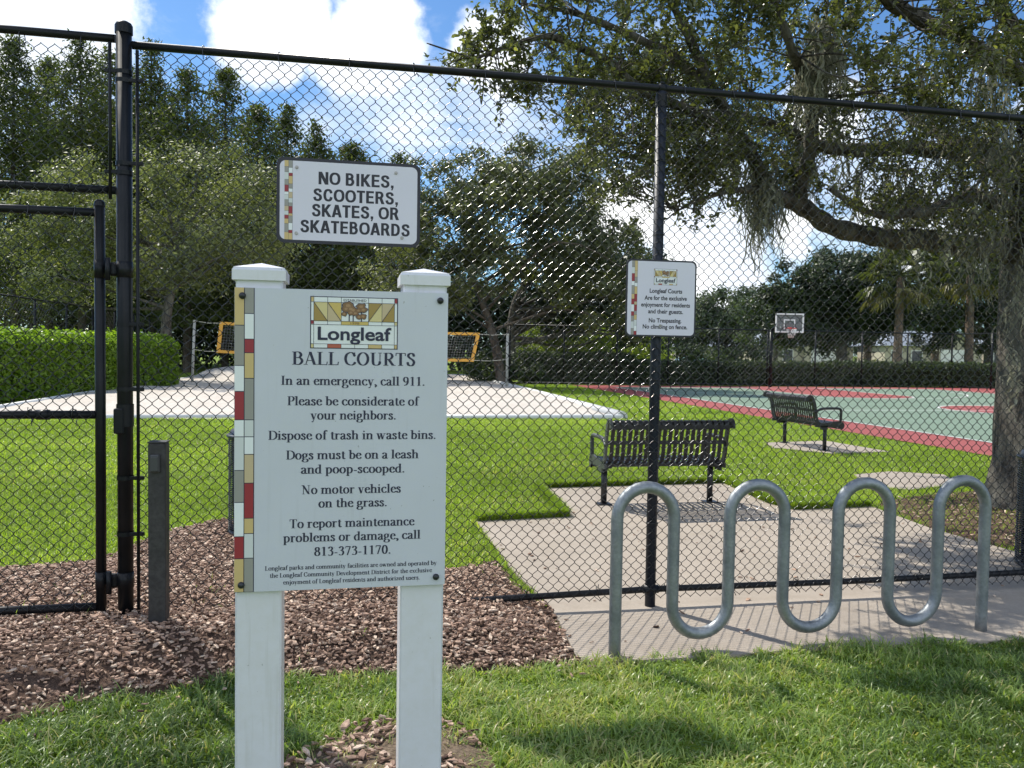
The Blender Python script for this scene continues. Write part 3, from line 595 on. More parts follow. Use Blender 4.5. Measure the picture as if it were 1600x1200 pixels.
def serif(text):
    V = []; F = []; x = 0.0
    def quad(a, b, c, d): n = len(V); V.extend([a, b, c, d]); F.append((n, n + 1, n + 2, n + 3))
    def bar(p, q, wd):
        p = np.array(p, float); q = np.array(q, float); d = q - p; d /= np.linalg.norm(d); n = np.array([-d[1], d[0]])
        e = np.array([wd / 2 / max(.35, abs(d[1])), 0]) if abs(d[1]) > .35 else n * wd / 2
        quad(p - e, q - e, q + e, p + e)
    def rib(P, wt=None):
        P = np.asarray(P, float); T = np.gradient(P, axis=0); T /= np.linalg.norm(T, axis=1)[:, None] + 1e-9
        k = np.abs(T[:, 1]) ** 1.25 if wt is None else np.clip(np.abs(T[:, 1]) ** .7, 0, 1)
        wd = TN + (TK - TN) * k; N = np.stack([-T[:, 1], T[:, 0]], 1) * wd[:, None] / 2
        for i in range(len(P) - 1): quad(P[i] - N[i], P[i + 1] - N[i + 1], P[i + 1] + N[i + 1], P[i] + N[i])
    for ch in text:
        adv, st = GL[ch]; o = np.array([x, 0])
        for s in st:
            if s[0] == 'S':
                _, sx, y0, y1, fl = s; bar(o + (sx, y0), o + (sx, y1), TK); h = TK / 2
                if 'B' in fl: bar(o + (sx - h - .075, y0 + .02), o + (sx + h + .075, y0 + .02), .04)
                if 'T' in fl: bar(o + (sx - h - .075, y1 - .02), o + (sx + h + .075, y1 - .02), .04)
                if 'l' in fl: quad(o + (sx - h - .085, y1 - .07), o + (sx - h - .085, y1 - .03), o + (sx, y1), o + (sx, y1 - .10))
                if 'r' in fl: bar(o + (sx, y0 + .02), o + (sx + h + .075, y0 + .02), .04)
            elif s[0] == 'L': bar(o + s[1], o + s[2], s[3])
            elif s[0] == 'H': bar(o + (s[2], s[1]), o + (s[3], s[1]), TN)
            elif s[0] == 'F': bar(o + (s[1] - .11, s[2] + (.02 if s[2] < .3 else -.02)), o + (s[1] + .11, s[2] + (.02 if s[2] < .3 else -.02)), .04)
            elif s[0] == 'C': rib(o + spline(s[1], 6), s[2] if len(s) > 2 else None)
            elif s[0] == 'E':
                t = np.linspace(0, 2 * math.pi, 29); rib(o + np.stack([s[1] + s[3] * np.cos(t), s[2] + s[4] * np.sin(t)], 1))
            elif s[0] == 'D':
                n = len(V); V.extend([o + (s[1] + s[3] * math.cos(a), s[2] + s[3] * math.sin(a)) for a in np.arange(10) * math.pi / 5]); F.append(tuple(range(n, n + 10)))
        x += adv
    return np.array(V), F
GB = {
 'N': (.80, [('L', (.15, 0), (.15, 1), .21), ('L', (.17, 1), (.63, 0), .25), ('L', (.65, 0), (.65, 1), .21)]), 'O': (.86, [('E', .43, .5, .30, .41)]),
 'B': (.76, [('L', (.16, 0), (.16, 1), .21), ('C', [(.16, .915), (.42, .91), (.53, .74), (.42, .555), (.16, .55)]), ('C', [(.16, .55), (.46, .54), (.585, .32), (.46, .09), (.16, .085)])]),
 'I': (.36, [('L', (.18, 0), (.18, 1), .22)]), 'K': (.78, [('L', (.16, 0), (.16, 1), .21), ('L', (.2, .36), (.63, 1), .25), ('L', (.33, .52), (.65, 0), .26)]),
 'E': (.70, [('L', (.16, 0), (.16, 1), .21), ('L', (.16, .915), (.64, .915), .17), ('L', (.16, .52), (.6, .52), .16), ('L', (.16, .085), (.65, .085), .17)]),
 'S': (.72, [('C', [(.57, .70), (.52, .86), (.36, .915), (.2, .85), (.17, .72), (.25, .60), (.45, .50), (.56, .40), (.57, .22), (.47, .10), (.33, .08), (.19, .14), (.13, .32)])]),
 'C': (.80, [('C', [(.65, .66), (.58, .85), (.42, .915), (.24, .82), (.165, .5), (.24, .18), (.42, .085), (.58, .15), (.66, .36)])]),
 'T': (.68, [('L', (.34, 0), (.34, 1), .22), ('L', (.03, .915), (.65, .915), .17)]),
 'R': (.78, [('L', (.16, 0), (.16, 1), .21), ('C', [(.16, .915), (.45, .91), (.57, .72), (.45, .51), (.16, .5)]), ('L', (.44, .52), (.63, 0), .24)]),
 'A': (.78, [('L', (.37, 1), (.12, 0), .22), ('L', (.41, 1), (.66, 0), .22), ('L', (.2, .28), (.58, .28), .16)]),
 'D': (.80, [('L', (.16, 0), (.16, 1), .21), ('C', [(.16, .915), (.42, .90), (.58, .75), (.615, .5), (.58, .25), (.42, .10), (.16, .085)])]),
 ',': (.34, [('L', (.17, 0), (.17, .21), .2), ('L', (.14, -.18), (.21, .05), .11)]), ' ': (.3, []),
}
def bold(text, wd=.19):
    V = []; F = []; x = 0.0
    def quad(a, b, c, d): n = len(V); V.extend([a, b, c, d]); F.append((n, n + 1, n + 2, n + 3))
    def rib(P):
        T = np.gradient(P, axis=0); T /= np.linalg.norm(T, axis=1)[:, None] + 1e-9; N = np.stack([-T[:, 1], T[:, 0]], 1) * (.165 + .04 * np.abs(T[:, 1]))[:, None] / 2
        for i in range(len(P) - 1): quad(P[i] - N[i], P[i + 1] - N[i + 1], P[i + 1] + N[i + 1], P[i] + N[i])
    for ch in text:
        adv, st = GB[ch]; o = np.array([x, 0.0])
        for s in st:
            if s[0] == 'L':
                p, q = o + s[1], o + s[2]; e = np.array([s[3] / 2, 0]) if abs(q[1] - p[1]) > abs(q[0] - p[0]) * .5 else np.array([0, s[3] / 2]); quad(p - e, q - e, q + e, p + e)
            elif s[0] == 'C': rib(o + spline(s[1], 6))
            else:
                t = np.linspace(0, 2 * math.pi, 41); c, n_ = np.cos(t), np.sin(t); rib(o + np.stack([s[1] + s[3] * np.sign(c) * np.abs(c) ** .85, s[2] + s[4] * np.sign(n_) * np.abs(n_) ** .85], 1))
        x += adv
    return np.array(V), F
def lay(mb, VF, xl, xr, zb, cap, y, mi=0, unit=1.0, step=2e-5):
    """fit a line of lettering between xl and xr on baseline zb; each stroke sits a hair proud of the one before"""
    V, F = VF; lo, hi = V[:, 0].min(), V[:, 0].max(); s = (xr - xl) / (hi - lo)
    P = np.stack([xl + (V[:, 0] - lo) * s, np.full(len(V), y), zb + V[:, 1] / unit * cap], 1)
    if step:
        for k, f in enumerate(F):
            for i in f: P[i, 1] = y - step * (k % 7)
    G_ = []
    for f in F:
        p = P[list(f)]; ar = sum(p[i][0] * p[(i + 1) % len(f)][2] - p[(i + 1) % len(f)][0] * p[i][2] for i in range(len(f)))
        G_.append(f if ar > 0 else tuple(reversed(f)))
    mb.put(P, G_, mi)

def emblem(parent, x0, x1, z0, z1, y, small=False):
    """the pine emblem in its frame; X,Z fractions run left-right, bottom-top"""
    mats = [INK, WHT, TAN2, GOLD, STRAW, YEL, TAN, ORG, REDT, BRN, PANEL]; b = MB()
    X = lambda f: x0 + f * (x1 - x0); Z = lambda f: z0 + f * (z1 - z0); rc = lambda a, c, d, e: [(X(a), Z(c)), (X(d), Z(c)), (X(d), Z(e)), (X(a), Z(e))]
    L = 1e-4 * 4
    b.flat(rc(0, 0, 1, 1), y, 0); b.flat(rc(.011, .016, .989, .984), y - L, 1)
    g = .003
    xs = [.04, .195, .35, .66, .815, .96]; zt0, zt1 = .53, .89
    for a, d, c1, c2, fl in ((.04, .195, 3, 4, 0), (.195, .35, 2, 5, 0), (.66, .815, 4, 3, 1), (.815, .96, 3, 2, 1)):
        if not fl: b.flat([(X(a), Z(zt0)), (X(d), Z(zt0)), (X(a), Z(zt1))], y - 2 * L, c1); b.flat([(X(d), Z(zt0)), (X(d), Z(zt1)), (X(a), Z(zt1))], y - 2 * L, c2)
        else: b.flat([(X(a), Z(zt0)), (X(d), Z(zt1)), (X(a), Z(zt1))], y - 2 * L, c2); b.flat([(X(a), Z(zt0)), (X(d), Z(zt0)), (X(d), Z(zt1))], y - 2 * L, c1)
    b.flat(rc(.35, .46, .66, .53), y - 2 * L, 5)
    for a, d, m in ((.195, .35, 7), (.66, .815, 6)): b.flat(rc(a, .016, d, .09), y - 2 * L, m)
    for (a, c, d, e, m) in ((.96, .9, .989, .984, 8), (.011, .47, .04, .54, 8), (.011, .9, .04, .984, 6), (.011, .016, .04, .09, 4), (.96, .016, .989, .09, 6), (.96, .47, .989, .54, 4)): b.flat(rc(a, c, d, e), y - 2 * L, m)
    lw = .0045; lz = lw * (x1 - x0) / (z1 - z0)
    for xx in (.04, .96): b.flat(rc(xx - lw / 2, .016, xx + lw / 2, .984), y - 3 * L, 0)
    for xx in (.195, .35, .66, .815): b.flat(rc(xx - lw / 2, .46, xx + lw / 2, .984), y - 3 * L, 0)
    for xx in (.195, .35, .505, .66, .815): b.flat(rc(xx - lw / 2, .016, xx + lw / 2, .09), y - 3 * L, 0)
    for zz in (.89, .53, .46, .09): b.flat(rc(.011, zz - lz / 2, .989, zz + lz / 2), y - 3.5 * L, 0)
    for a, d, fl in ((.04, .195, 1), (.195, .35, 1), (.66, .815, 0), (.815, .96, 0)):
        p, q = ((X(a), Z(zt1)), (X(d), Z(zt0))) if fl else ((X(a), Z(zt0)), (X(d), Z(zt1)))
        w2 = lw * (x1 - x0) * .8; b.flat([(p[0] - w2, p[1]), (q[0] - w2, q[1]), (q[0] + w2, q[1]), (p[0] + w2, p[1])], y - 4 * L, 0)
    e = b.build('emblem', mats, parent)
    t = MB(); rr = random.Random(3)                              # three pines
    for tx, zt, crowns in ((.44, .80, [(.43, .83, .055), (.40, .77, .04), (.455, .77, .045), (.385, .67, .028)]), (.485, .72, [(.485, .745, .04), (.46, .70, .035), (.51, .69, .035)]), (.58, .78, [(.575, .82, .045), (.60, .76, .04), (.545, .74, .03), (.55, .62, .03), (.60, .63, .035)])):
        t.flat(rc(tx - .006, .53, tx + .006, zt), y - 4.2 * L, 0)
        for cx, cz, cr in crowns:
            n = 14; pts = [(X(cx + cr * 1.1 * (1 + rr.uniform(-.2, .2)) * math.cos(k * 2 * math.pi / n)), Z(cz + cr * 1.35 * (1 + rr.uniform(-.2, .2)) * math.sin(k * 2 * math.pi / n))) for k in range(n)]
            ct = np.mean(pts, 0); y_ = y - (4.4 + rr.random() * .4) * L
            t.flat([tuple(ct + (np.array(p) - ct) * 1.16) for p in pts], y_, 0); t.flat(pts, y_ - .5 * L, 1)
            t.flat([tuple(ct + (np.array(p) - ct) * .45) for p in pts], y_ - 1.0 * L, 2)
    t.build('tree_drawing', [INK, BRN, BRN2], e)
    l = MB()
    lay(l, sans('Longleaf', .022), X(.085), X(.925), Z(.17), (z1 - z0) * .245, y - 4 * L, 0, CAPS, 0)
    if not small:
        l.build('lettering', [INK, BRN], e); l = MB()
        lay(l, sans('ESTABLISHED'), X(.375), X(.635), Z(.915), (z1 - z0) * .045, y - 4 * L, 0, CAPS, 0)
        lay(l, sans('1998'), X(.455), X(.555), Z(.475), (z1 - z0) * .042, y - 4 * L, 1, CAPS, 0)
    l.build('lettering', [INK, BRN], e)
    return e
def strip(parent, x0, xm, x1, zc, left, right, y, line=.0022, rightline=True):
    """two columns of coloured tiles; left/right: [(z_top, z_bottom, material)]"""
    mats = [INK, TAN, GREYT, PALE, REDT, WHT, TAN2]; ix = {'t': 1, 'g': 2, 'p': 3, 'r': 4, 'w': 5, 'n': 6}; b = MB()
    zt = max(left[0][0], right[0][0]); zb = min(left[-1][1], right[-1][1])
    b.flat([(x0, zb), (x1, zb), (x1, zt), (x0, zt)], y, 0); h = line / 2
    for col, xa, xb in ((left, x0, xm - h), (right, xm + h, x1 - (line if rightline else 0))):
        for k, (a, c, m) in enumerate(col):
            b.flat([(xa, c + h), (xb, c + h), (xb, a - (h if k else 0)), (xa, a - (h if k else 0))], y - .0004, ix[m])
    return b.build('colour_strip', mats, parent)

# ------------------------------------------------------------------ the notice board on two white posts
BOLC = onplane  # board plane: through the left edge at its measured distance
PL = AT(366, 690, 2.31); PR_ = AT(697.5, 690, 2.425)
BA = math.atan2(PR_[1] - PL[1], PR_[0] - PL[0])
bc = (PL + PR_) / 2; bc[2] = 0
sb = thing('notice_board', 'white notice board of ball court rules on two square white posts', 'sign', bc, BA)
bp = lambda px, py: onplane(px, py, bc, BA)
bx0, bx1 = bp(366, 690)[0], bp(697.5, 690)[0]; bz0, bz1 = (bp(366, 926)[1] + bp(694, 913)[1]) / 2, (bp(366, 449.5)[1] + bp(700.5, 457.5)[1]) / 2
b = MB(); b.prism([(bx0, bz0), (bx1, bz0), (bx1, bz1), (bx0, bz1)], 0, .013); b.build('board', PANEL, sb)
PWD = .127
for xc in (bx0 + PWD / 2 + .001, bx1 - PWD / 2 - .002):
    b = MB(); b.box((xc, .0135 + PWD / 2, (bz1 + .03) / 2 - .05), (PWD, PWD, bz1 + .13), bev=.005); po = b.build('post', VINYLW, sb)
    b = MB(); c = PWD / 2 + .009; zc = bz1 + .022
    b.put([(xc + sx * k, .0135 + PWD / 2 + sy * k, z) for z, k in ((zc, c), (zc + .028, c), (zc + .034, c - .004), (zc + .036, c - .004)) for sx, sy in ((-1, -1), (1, -1), (1, 1), (-1, 1))] + [(xc, .0135 + PWD / 2, zc + .054)],
          [(r * 4 + i, r * 4 + (i + 1) % 4, r * 4 + 4 + (i + 1) % 4, r * 4 + 4 + i) for r in range(3) for i in range(4)] + [(12 + i, 12 + (i + 1) % 4, 16) for i in range(4)] + [(3, 2, 1, 0)])
    b.build('cap', VINYLW, po)
for px, py in ((379, 462), (688, 470), (377, 914), (681, 901)):
    x, zz = bp(px, py); b = MB(); V = [(.0095, 0), (.0095, .0025), (.007, .006), (.003, .0075), (.0, .008)]
    b.put([(x + r * math.cos(t), -h - .0025, zz + r * math.sin(t)) for r, h in V for t in np.arange(14) * math.pi / 7], [(k * 14 + i, k * 14 + (i + 1) % 14, k * 14 + 14 + (i + 1) % 14, k * 14 + 14 + i) for k in range(4) for i in range(14)], 0, True); b.build('bolt', BOLT, sb)
zl = lambda y: bp(374, y)[1]
lc = [(450, 508, 't'), (508, 571, 'g'), (571, 611.5, 'w'), (611.5, 656, 'r'), (656, 682.5, 'w'), (682.5, 735, 'p'), (735, 785, 'g'), (785, 838.5, 'w'), (838.5, 873, 'r'), (873, 926, 't')]
rc_ = [(450, 489.5, 'g'), (489.5, 529.5, 'w'), (529.5, 551, 'r'), (551, 591, 't'), (591, 656, 'g'), (656, 682.5, 'p'), (682.5, 710, 'w'), (710, 755, 'n'), (755, 810, 'r'), (810, 834, 't'), (834, 872.5, 'p'), (872.5, 925.5, 'g')]
fixz = lambda L: [(bz1 - .0003 if i == 0 else zl(a), bz0 + .0003 if i == len(L) - 1 else zl(c), m) for i, (a, c, m) in enumerate(L)]
strip(sb, bx0 + .0006, bp(381.5, 690)[0], bp(397.3, 690)[0], 0, fixz(lc), fixz(rc_), -.0006)
ea, eb = bp(484.7, 503), bp(621.6, 506); emblem(sb, ea[0], eb[0], bp(553, 545.2)[1], bp(553, 464.3)[1], -.0006)
tx = MB()
for s, xl, xr, yb, cap in (('BALL COURTS', 456.3, 648.8, 570.6, .0365), ('In an emergency, call 911.', 439.3, 663.2, 602, .0255), ('Please be considerate of', 449, 655.5, 633.5, .0255),
        ('your neighbors.', 485, 618.2, 655.5, .0255), ('Dispose of trash in waste bins.', 419.3, 680.5, 686.5, .0255), ('Dogs must be on a leash', 447, 654.2, 717, .0255), ('and poop-scooped.', 470, 631.7, 739.2, .0255),
        ('No motor vehicles', 470.8, 626.2, 770.8, .0255), ('on the grass.', 497.5, 604.2, 792, .0255), ('To report maintenance', 452.5, 648, 823, .0255), ('problems or damage, call', 442, 657, 844.5, .0255), ('813-373-1170.', 490.8, 610, 866.8, .0255),
        ('Longleaf parks and community facilities are owned and operated by', 414, 682.3, 887, .0125), ('the Longleaf Community Development District for the exclusive', 421.8, 675, 898.3, .0125), ('enjoyment of Longleaf residents and authorized users.', 442.5, 655.5, 909.3, .0125)):
    xm = (xl + xr) / 2; lay(tx, serif(s), bp(xl, yb)[0], bp(xr, yb)[0], bp(xm, yb)[1], cap, -.0006)
tx.build('lettering', INK, sb)

# ------------------------------------------------------------------ chain link fence
fence = thing('chain_link_fence', 'tall black chain link fence with a top and bottom rail', 'fence', W(0, 0, 0), A)
def chainlink(x0, x1, z0, z1, D, r, y=0.0, sides=5):
    nw = int(round((x1 - x0) / (D / 2))); d = (x1 - x0) / nw; D = D * 1.083; nk = int((z1 - z0) / (D / 2))
    paths = []
    for ph in (0, 1):
        P = []
        for k in range(nk + 1):
            ap = (k + ph) % 2; sx = d + r if ap else -r
            sg = -1 if ap else 1; zk = z1 - (nk - k) * D / 2
            for dz, ins, yy in ((-.30, .27, .0021), (-.075, .035, .0014), (.075, .035, -.0014), (.30, .27, -.0021)):
                if (dz < 0 and k > 0) or (dz > 0 and k < nk): P.append((sx + sg * d * ins, yy * (1 if ap else -1), zk + dz * D / 2))
        paths.append(np.array(P))
    m = len(paths[0]); Vs = []
    geo = [tube_geo(p, r, sides) for p in paths]; rr = np.random.default_rng(5)
    F0 = np.array(geo[0][1]); Fs = []
    for i in range(nw):
        V = geo[i % 2][0].copy(); V[:, 0] += x0 + i * d; V[:, 1] += y; Vs.append(V); Fs.append(F0 + i * len(V))
    V = np.concatenate(Vs); V[:, 1] += .006 * (vnoise(V[:, 0], V[:, 2], 1.1, 51) - .5) * np.clip((z1 - V[:, 2]) * 3, 0, 1); V[:, 0] += .008 * (vnoise(V[:, 0], V[:, 2], .9, 52) - .5)
    V[:, 2] += .012 * (vnoise(V[:, 0], V[:, 2], .8, 53) - .5)
    return fast_mesh('mesh', V, [np.concatenate(Fs)])
RT = .0205; ZT = onf(1036, 138)[1] - .002; U0 = onf(195, 500)[0]; UR = 5.95
rail = MB(); rail.tube([(U0 + .04, 0, ZT + .002), (0, 0, ZT), (2.98, 0, ZT - .004), (UR, 0, ZT - .008)], RT, 14); rl = rail.build('top_rail', BLACK, fence)
zb = lambda u: .105 if u > 0 else .105 + u * .021
rail = MB(); rail.tube([(U0 + .05, .0, zb(-2.8) - .02), (-1.6, .0, zb(-1.6) - .015), (-.9, .0, zb(-.9)), (0, .0, .105), (1.2, 0, .10), (2.98, 0, .112), (UR, 0, .11)], .019, 12); rb = rail.build('bottom_rail', BLACK, fence)
link('mesh', chainlink(U0 + .075, UR, .035, ZT - .028, .0624, .0021, -.0255), WIRE, fence)
tp = onf(195, 36)[1]
b = MB(); b.tube([(U0, 0, -.05), (U0, 0, tp - .03)], .038, 18); p = b.build('post', BLACK, fence)
b = MB(); b.lathe([(.043, -.045), (.043, -.005), (.036, .008), (.02, .017), (.0, .02)], 20, (U0, 0, tp - .01)); b.build('cap', BLACK, p)
for uu in (0.0, 2.98, UR):
    b = MB(); b.tube([(uu, 0.006, -.05), (uu, 0.006, ZT - .018)], .0305, 16); p = b.build('post', POSTB, fence)
    b = MB(); b.lathe([(.034, -.06), (.034, 0), (.031, .012)], 16, (uu, .006, ZT - .045)); torus(b, (uu, 0, ZT), RT + .004, .006, 20, 6, axis='x'); b.tube([(uu - .02, 0, ZT), (uu + .02, 0, ZT)], RT + .007, 14)
    b.tube([(uu - .012, -.01, ZT + .028), (uu + .012, -.01, ZT + .028)], .009, 8); b.build('cap', BLACK, p)
    b = MB(); b.tube([(uu - .045, 0, .105), (uu + .045, 0, .105)], .025, 12); b.build('rail_clamp', BLACK, p)
# tension bar and its bands at the tall post
ub = onf(217, 400)[0]
b = MB(); b.tube([(ub, -.024, .03), (ub, -.024, ZT - .03)], .0085, 8); tb = b.build('tension_bar', BLACK, fence)
for py in (128, 257, 507, 608, 746, 833):
    zz = onf(205, py)[1]; b = MB(); b.lathe([(.041, -.011), (.041, .011)], 18, (U0, 0, zz)); b.box(((U0 + ub) / 2 + .015, -.024, zz), (ub - U0 + .03, .012, .02), bev=.003); b.tube([(ub + .012, -.034, zz), (ub + .012, -.005, zz)], .008, 8); b.build('band', BLACK, tb)
# ties along the rails and the post
def ties(u_list, z0, r, parent, zdn):
    for uu in u_list:
        b = MB(); s = random.uniform(-.012, .012); b.tube(spline([(uu, -.03, z0 - zdn), (uu + s, -.028, z0 - r * .4), (uu + s, -.012 - .004, z0 + r), (uu, .012, z0 + r + .001), (uu + .004, r + .004, z0 - .002), (uu + .006, .008, z0 - r - .003), (uu + .012, -.02, z0 - r - .012), (uu + .018, -.032, z0 - r - .03)], 4), .0024, 5); b.build('wire_tie', WIRE, parent)
ties(np.arange(-2.5, 5.9, .37) + rng.normal(0, .03, 23), ZT, RT + .002, rl, .05); ties(np.arange(-.75, 5.9, .42), .105, .021, rb, -.05)
for zz in np.arange(.5, 2.9, .42): b = MB(); torus(b, (0, .002, zz), .034, .0024, 20, 5); b.build('wire_tie', WIRE, fence)
# panel over the gate and the gate post beyond the left edge
UG = U0 - 1.32
rail = MB(); rail.tube([(U0 - .04, 0, onf(100, 54)[1]), (UG, 0, onf(100, 54)[1] + .005)], RT, 14); r1 = rail.build('top_rail', BLACK, fence)
ZM = onf(90, 293)[1]
rail = MB(); rail.tube([(U0 - .04, 0, ZM), (UG, 0, ZM + .004)], .0205, 14); r2 = rail.build('middle_rail', BLACK, fence)
link('mesh', chainlink(UG + .06, U0 - .062, ZM - .045, ZT - .028, .0624, .0021, -.0255), WIRE, fence)
ul = onf(174, 200)[0]; b = MB(); b.tube([(ul, -.024, ZM - .05), (ul, -.024, ZT)], .0085, 8); tb = b.build('tension_bar', BLACK, fence)
for py in (113, 270):
    zz = onf(180, py)[1]; b = MB(); b.lathe([(.0415, -.011), (.0415, .011)], 18, (U0, 0, zz)); b.box(((U0 + ul) / 2 - .012, -.024, zz), (U0 - ul + .03, .012, .02), bev=.003); b.build('band', BLACK, tb)
ties([U0 - .25, U0 - .5, U0 - .78, U0 - 1.05], ZM, .022, r2, -.05); ties([U0 - .2, U0 - .47, U0 - .74, U0 - 1.05], ZT, .022, r1, .05)
b = MB(); b.tube([(UG - .04, 0, -.05), (UG - .04, 0, tp - .03)], .038, 18); b.lathe([(.043, -.045), (.043, -.005), (.036, .008), (.0, .02)], 20, (UG - .04, 0, tp - .01)); b.build('post', BLACK, fence)
b = MB(); b.tube([(UG - .08, 0, ZT), (UG - 4, 0, ZT)], RT, 12); b.build('top_rail', BLACK, fence)
link('mesh', chainlink(UG - 4, UG - .09, .035, ZT - .028, .0624, .0021, -.0255, 4), WIRE, fence)

# ------------------------------------------------------------------ gate
us = onf(157, 640)[0]
gate = thing('gate', 'black chain link gate hung on the tall post', 'gate', W(us, 0, 0), A)
gl = UG + .09 - us; zt, zmid, zbm = onf(80, 329)[1], onf(80, 648)[1], onf(80, 951)[1]
b = MB(); b.tube([(0, 0, zbm - .02), (0, 0, onf(157, 316)[1])], .0255, 14); b.lathe([(.028, -.02), (.026, .0), (.015, .012), (0, .015)], 14, (0, 0, onf(157, 316)[1])); b.build('stile', BLACK, gate)
b = MB(); b.tube([(gl, 0, zbm - .02), (gl, 0, zt + .03)], .0255, 14); b.build('stile', BLACK, gate)
for zz in (zt, zmid, zbm):
    b = MB(); b.tube([(gl + .02, 0, zz), (-.02, 0, zz)], .0215, 14)
    if zz == zmid: b.tube([(-.30, 0, zz), (-.24, 0, zz)], .026, 14)
    ro = b.build('rail', BLACK, gate); ties([-.12, -.33, -.6, -.9], zz, .023, ro, -.04 if zz != zt else .04)
link('mesh', chainlink(gl + .03, -.028, zbm - .03, zt - .01, .0624, .0021, -.026), WIRE, gate)
for py in (421, 906):
    zz = onf(175, py)[1]; b = MB(); dx = U0 - us; b.lathe([(.0285, -.045), (.0285, .045)], 16, (0, 0, zz), capb=True, capt=True); b.lathe([(.0405, -.04), (.0405, .04)], 18, (dx, 0, zz), capb=True, capt=True)
    b.box((dx / 2 + .0, -.012, zz), (.06, .042, .07), bev=.012); b.tube([(dx / 2 - .01, -.045, zz + .055), (dx / 2 - .01, -.045, zz - .06)], .013, 10); b.build('hinge', BLACK, gate)
zz = onf(190, 648)[1]; b = MB(); b.lathe([(.0425, -.06), (.0425, .055)], 18, (U0 - us, 0, zz)); b.box((U0 - us - .02, -.036, zz - .03), (.05, .03, .13), bev=.006); b.build('latch_plate', BLACK, gate)

# ------------------------------------------------------------------ signs on the fence
def fence_sign(label, corners, vofs, border, rad, name='sign'):
    org = W(0, vofs, 0); f = lambda x, y: onplane(x, y, org); c = np.array([f(*p) for p in corners]); x0 = (c[0][0] + c[3][0]) / 2; x1 = (c[1][0] + c[2][0]) / 2; z1 = (c[0][1] + c[1][1]) / 2; z0 = (c[2][1] + c[3][1]) / 2
    xm = (x0 + x1) / 2; t = thing(name, label, 'sign', W(xm, vofs, z0), A)
    g = lambda x, y: f(x, y) - np.array([xm, z0])
    wv, hv = (x1 - x0) / 2, z1 - z0
    b = MB(); b.prism(rrect(-wv, 0, wv, hv, rad), 0, .006, 1); b.build('backing', [INKB, INKB], t)
    b = MB(); b.prism(rrect(-wv + border, border, wv - border, hv - border, rad * .8), -.0008, -.0001); b.build('panel', PANEL2, t)
    return t, g, wv, hv
ns, g, wv, hv = fence_sign('wide white sign reading no bikes scooters skates or skateboards', [(432, 245.5), (657.5, 256.5), (655.5, 387.5), (432, 378)], -.045, .0165, .04)
PAT = 'tgwrgpwrtg'
def simple_strip(t, x0, xm, x1, za, zb, lft, rgt, y):
    mk = lambda s, o: [(zb + (za - zb) * (1 - sum(o[:i]) / sum(o)), zb + (za - zb) * (1 - sum(o[:i + 1]) / sum(o)), c) for i, c in enumerate(s)]
    strip(t, x0, xm, x1, 0, mk(*lft), mk(*rgt), y, .0012)
xs0, xs1 = g(444.5, 310)[0], g(457.3, 310)[0]
simple_strip(ns, xs0, (xs0 + xs1) / 2, xs1, hv - .0168, .0168, ('tgpgrwpgnprtgt', [10, 9, 12, 9, 11, 5, 8, 10, 8, 7, 6, 8, 14, 12]), ('gwrtgwnpgrtgwrt', [12, 9, 5, 13, 8, 6, 10, 8, 6, 12, 4, 12, 12, 5, 11]), -.0012)
t = MB()
for s, xl, xr, yb in (('NO BIKES,', 497.7, 615, 290), ('SCOOTERS,', 489.3, 621.7, 316), ('SKATES, OR', 487.2, 623.5, 340), ('SKATEBOARDS', 469.2, 640, 365.3)):
    V, F = bold(s)
    m0 = V[:, 0].max(); lay(t, (V, F), g(xl, yb)[0], g(xr, yb)[0], g((xl + xr) / 2, yb + 1.0)[1], .066, -.0012, 0, 1.0, 2e-5)
t.build('lettering', INKB, ns)
def bolts(t, g, L, y, r=.010):
    for px, py in L:
        x, zz = g(px, py); b = MB(); b.put([(x + q * math.cos(a), y - h, zz + q * math.sin(a)) for q, h in ((r, 0), (r, .002), (r * .6, .002), (r * .55, .006), (0, .006)) for a in np.arange(6) * math.pi / 3], [(k * 6 + i, k * 6 + (i + 1) % 6, k * 6 + 6 + (i + 1) % 6, k * 6 + 6 + i) for k in range(4) for i in range(6)]); b.build('bolt', STEEL, t)
bolts(ns, g, ((463.7, 261.5), (618.7, 270.5), (463, 364.5), (628, 372)), -.0013)
cs, g, wv, hv = fence_sign('small square white courts sign fixed to the dark fence post', [(979.5, 403.5), (1088.5, 409), (1086.5, 527.5), (976.5, 525)], -.047, .0095, .03)
xs0, xs1 = g(986.5, 466)[0], g(995.5, 466)[0]
simple_strip(cs, xs0, (xs0 + xs1) / 2, xs1, hv - .0095, .0095, ('gprwgtrwrgpg', [9, 9, 11, 6, 12, 7, 8, 10, 6, 8, 10, 9]), ('tngwtrnrgtpwr', [16, 10, 9, 6, 12, 12, 5, 10, 6, 8, 9, 9, 6]), -.0012)
e0, e1 = g(1021.8, 432), g(1058, 433); emblem(cs, e0[0], e1[0], g(1040, 445.5)[1], g(1040, 420.5)[1], -.0012, True)
t = MB()
for s, xl, xr, yb in (('Longleaf Courts', 1015, 1065.8, 458), ('Are for the exclusive', 1006.8, 1073, 469), ('enjoyment for residents', 1001.5, 1078, 479.6), ('and their guests.', 1012.5, 1067, 490), ('No Trespassing.', 1013.5, 1064.5, 504), ('No climbing on fence.', 1004, 1073.5, 513.8)):
    lay(t, sans(s, .028), g(xl, yb)[0], g(xr, yb)[0], g((xl + xr) / 2, yb)[1], .0235, -.0012, 0, CAPS, 2e-5)
t.build('lettering', INKB, cs); bolts(cs, g, ((1031.5, 509),), -.0014, .009)

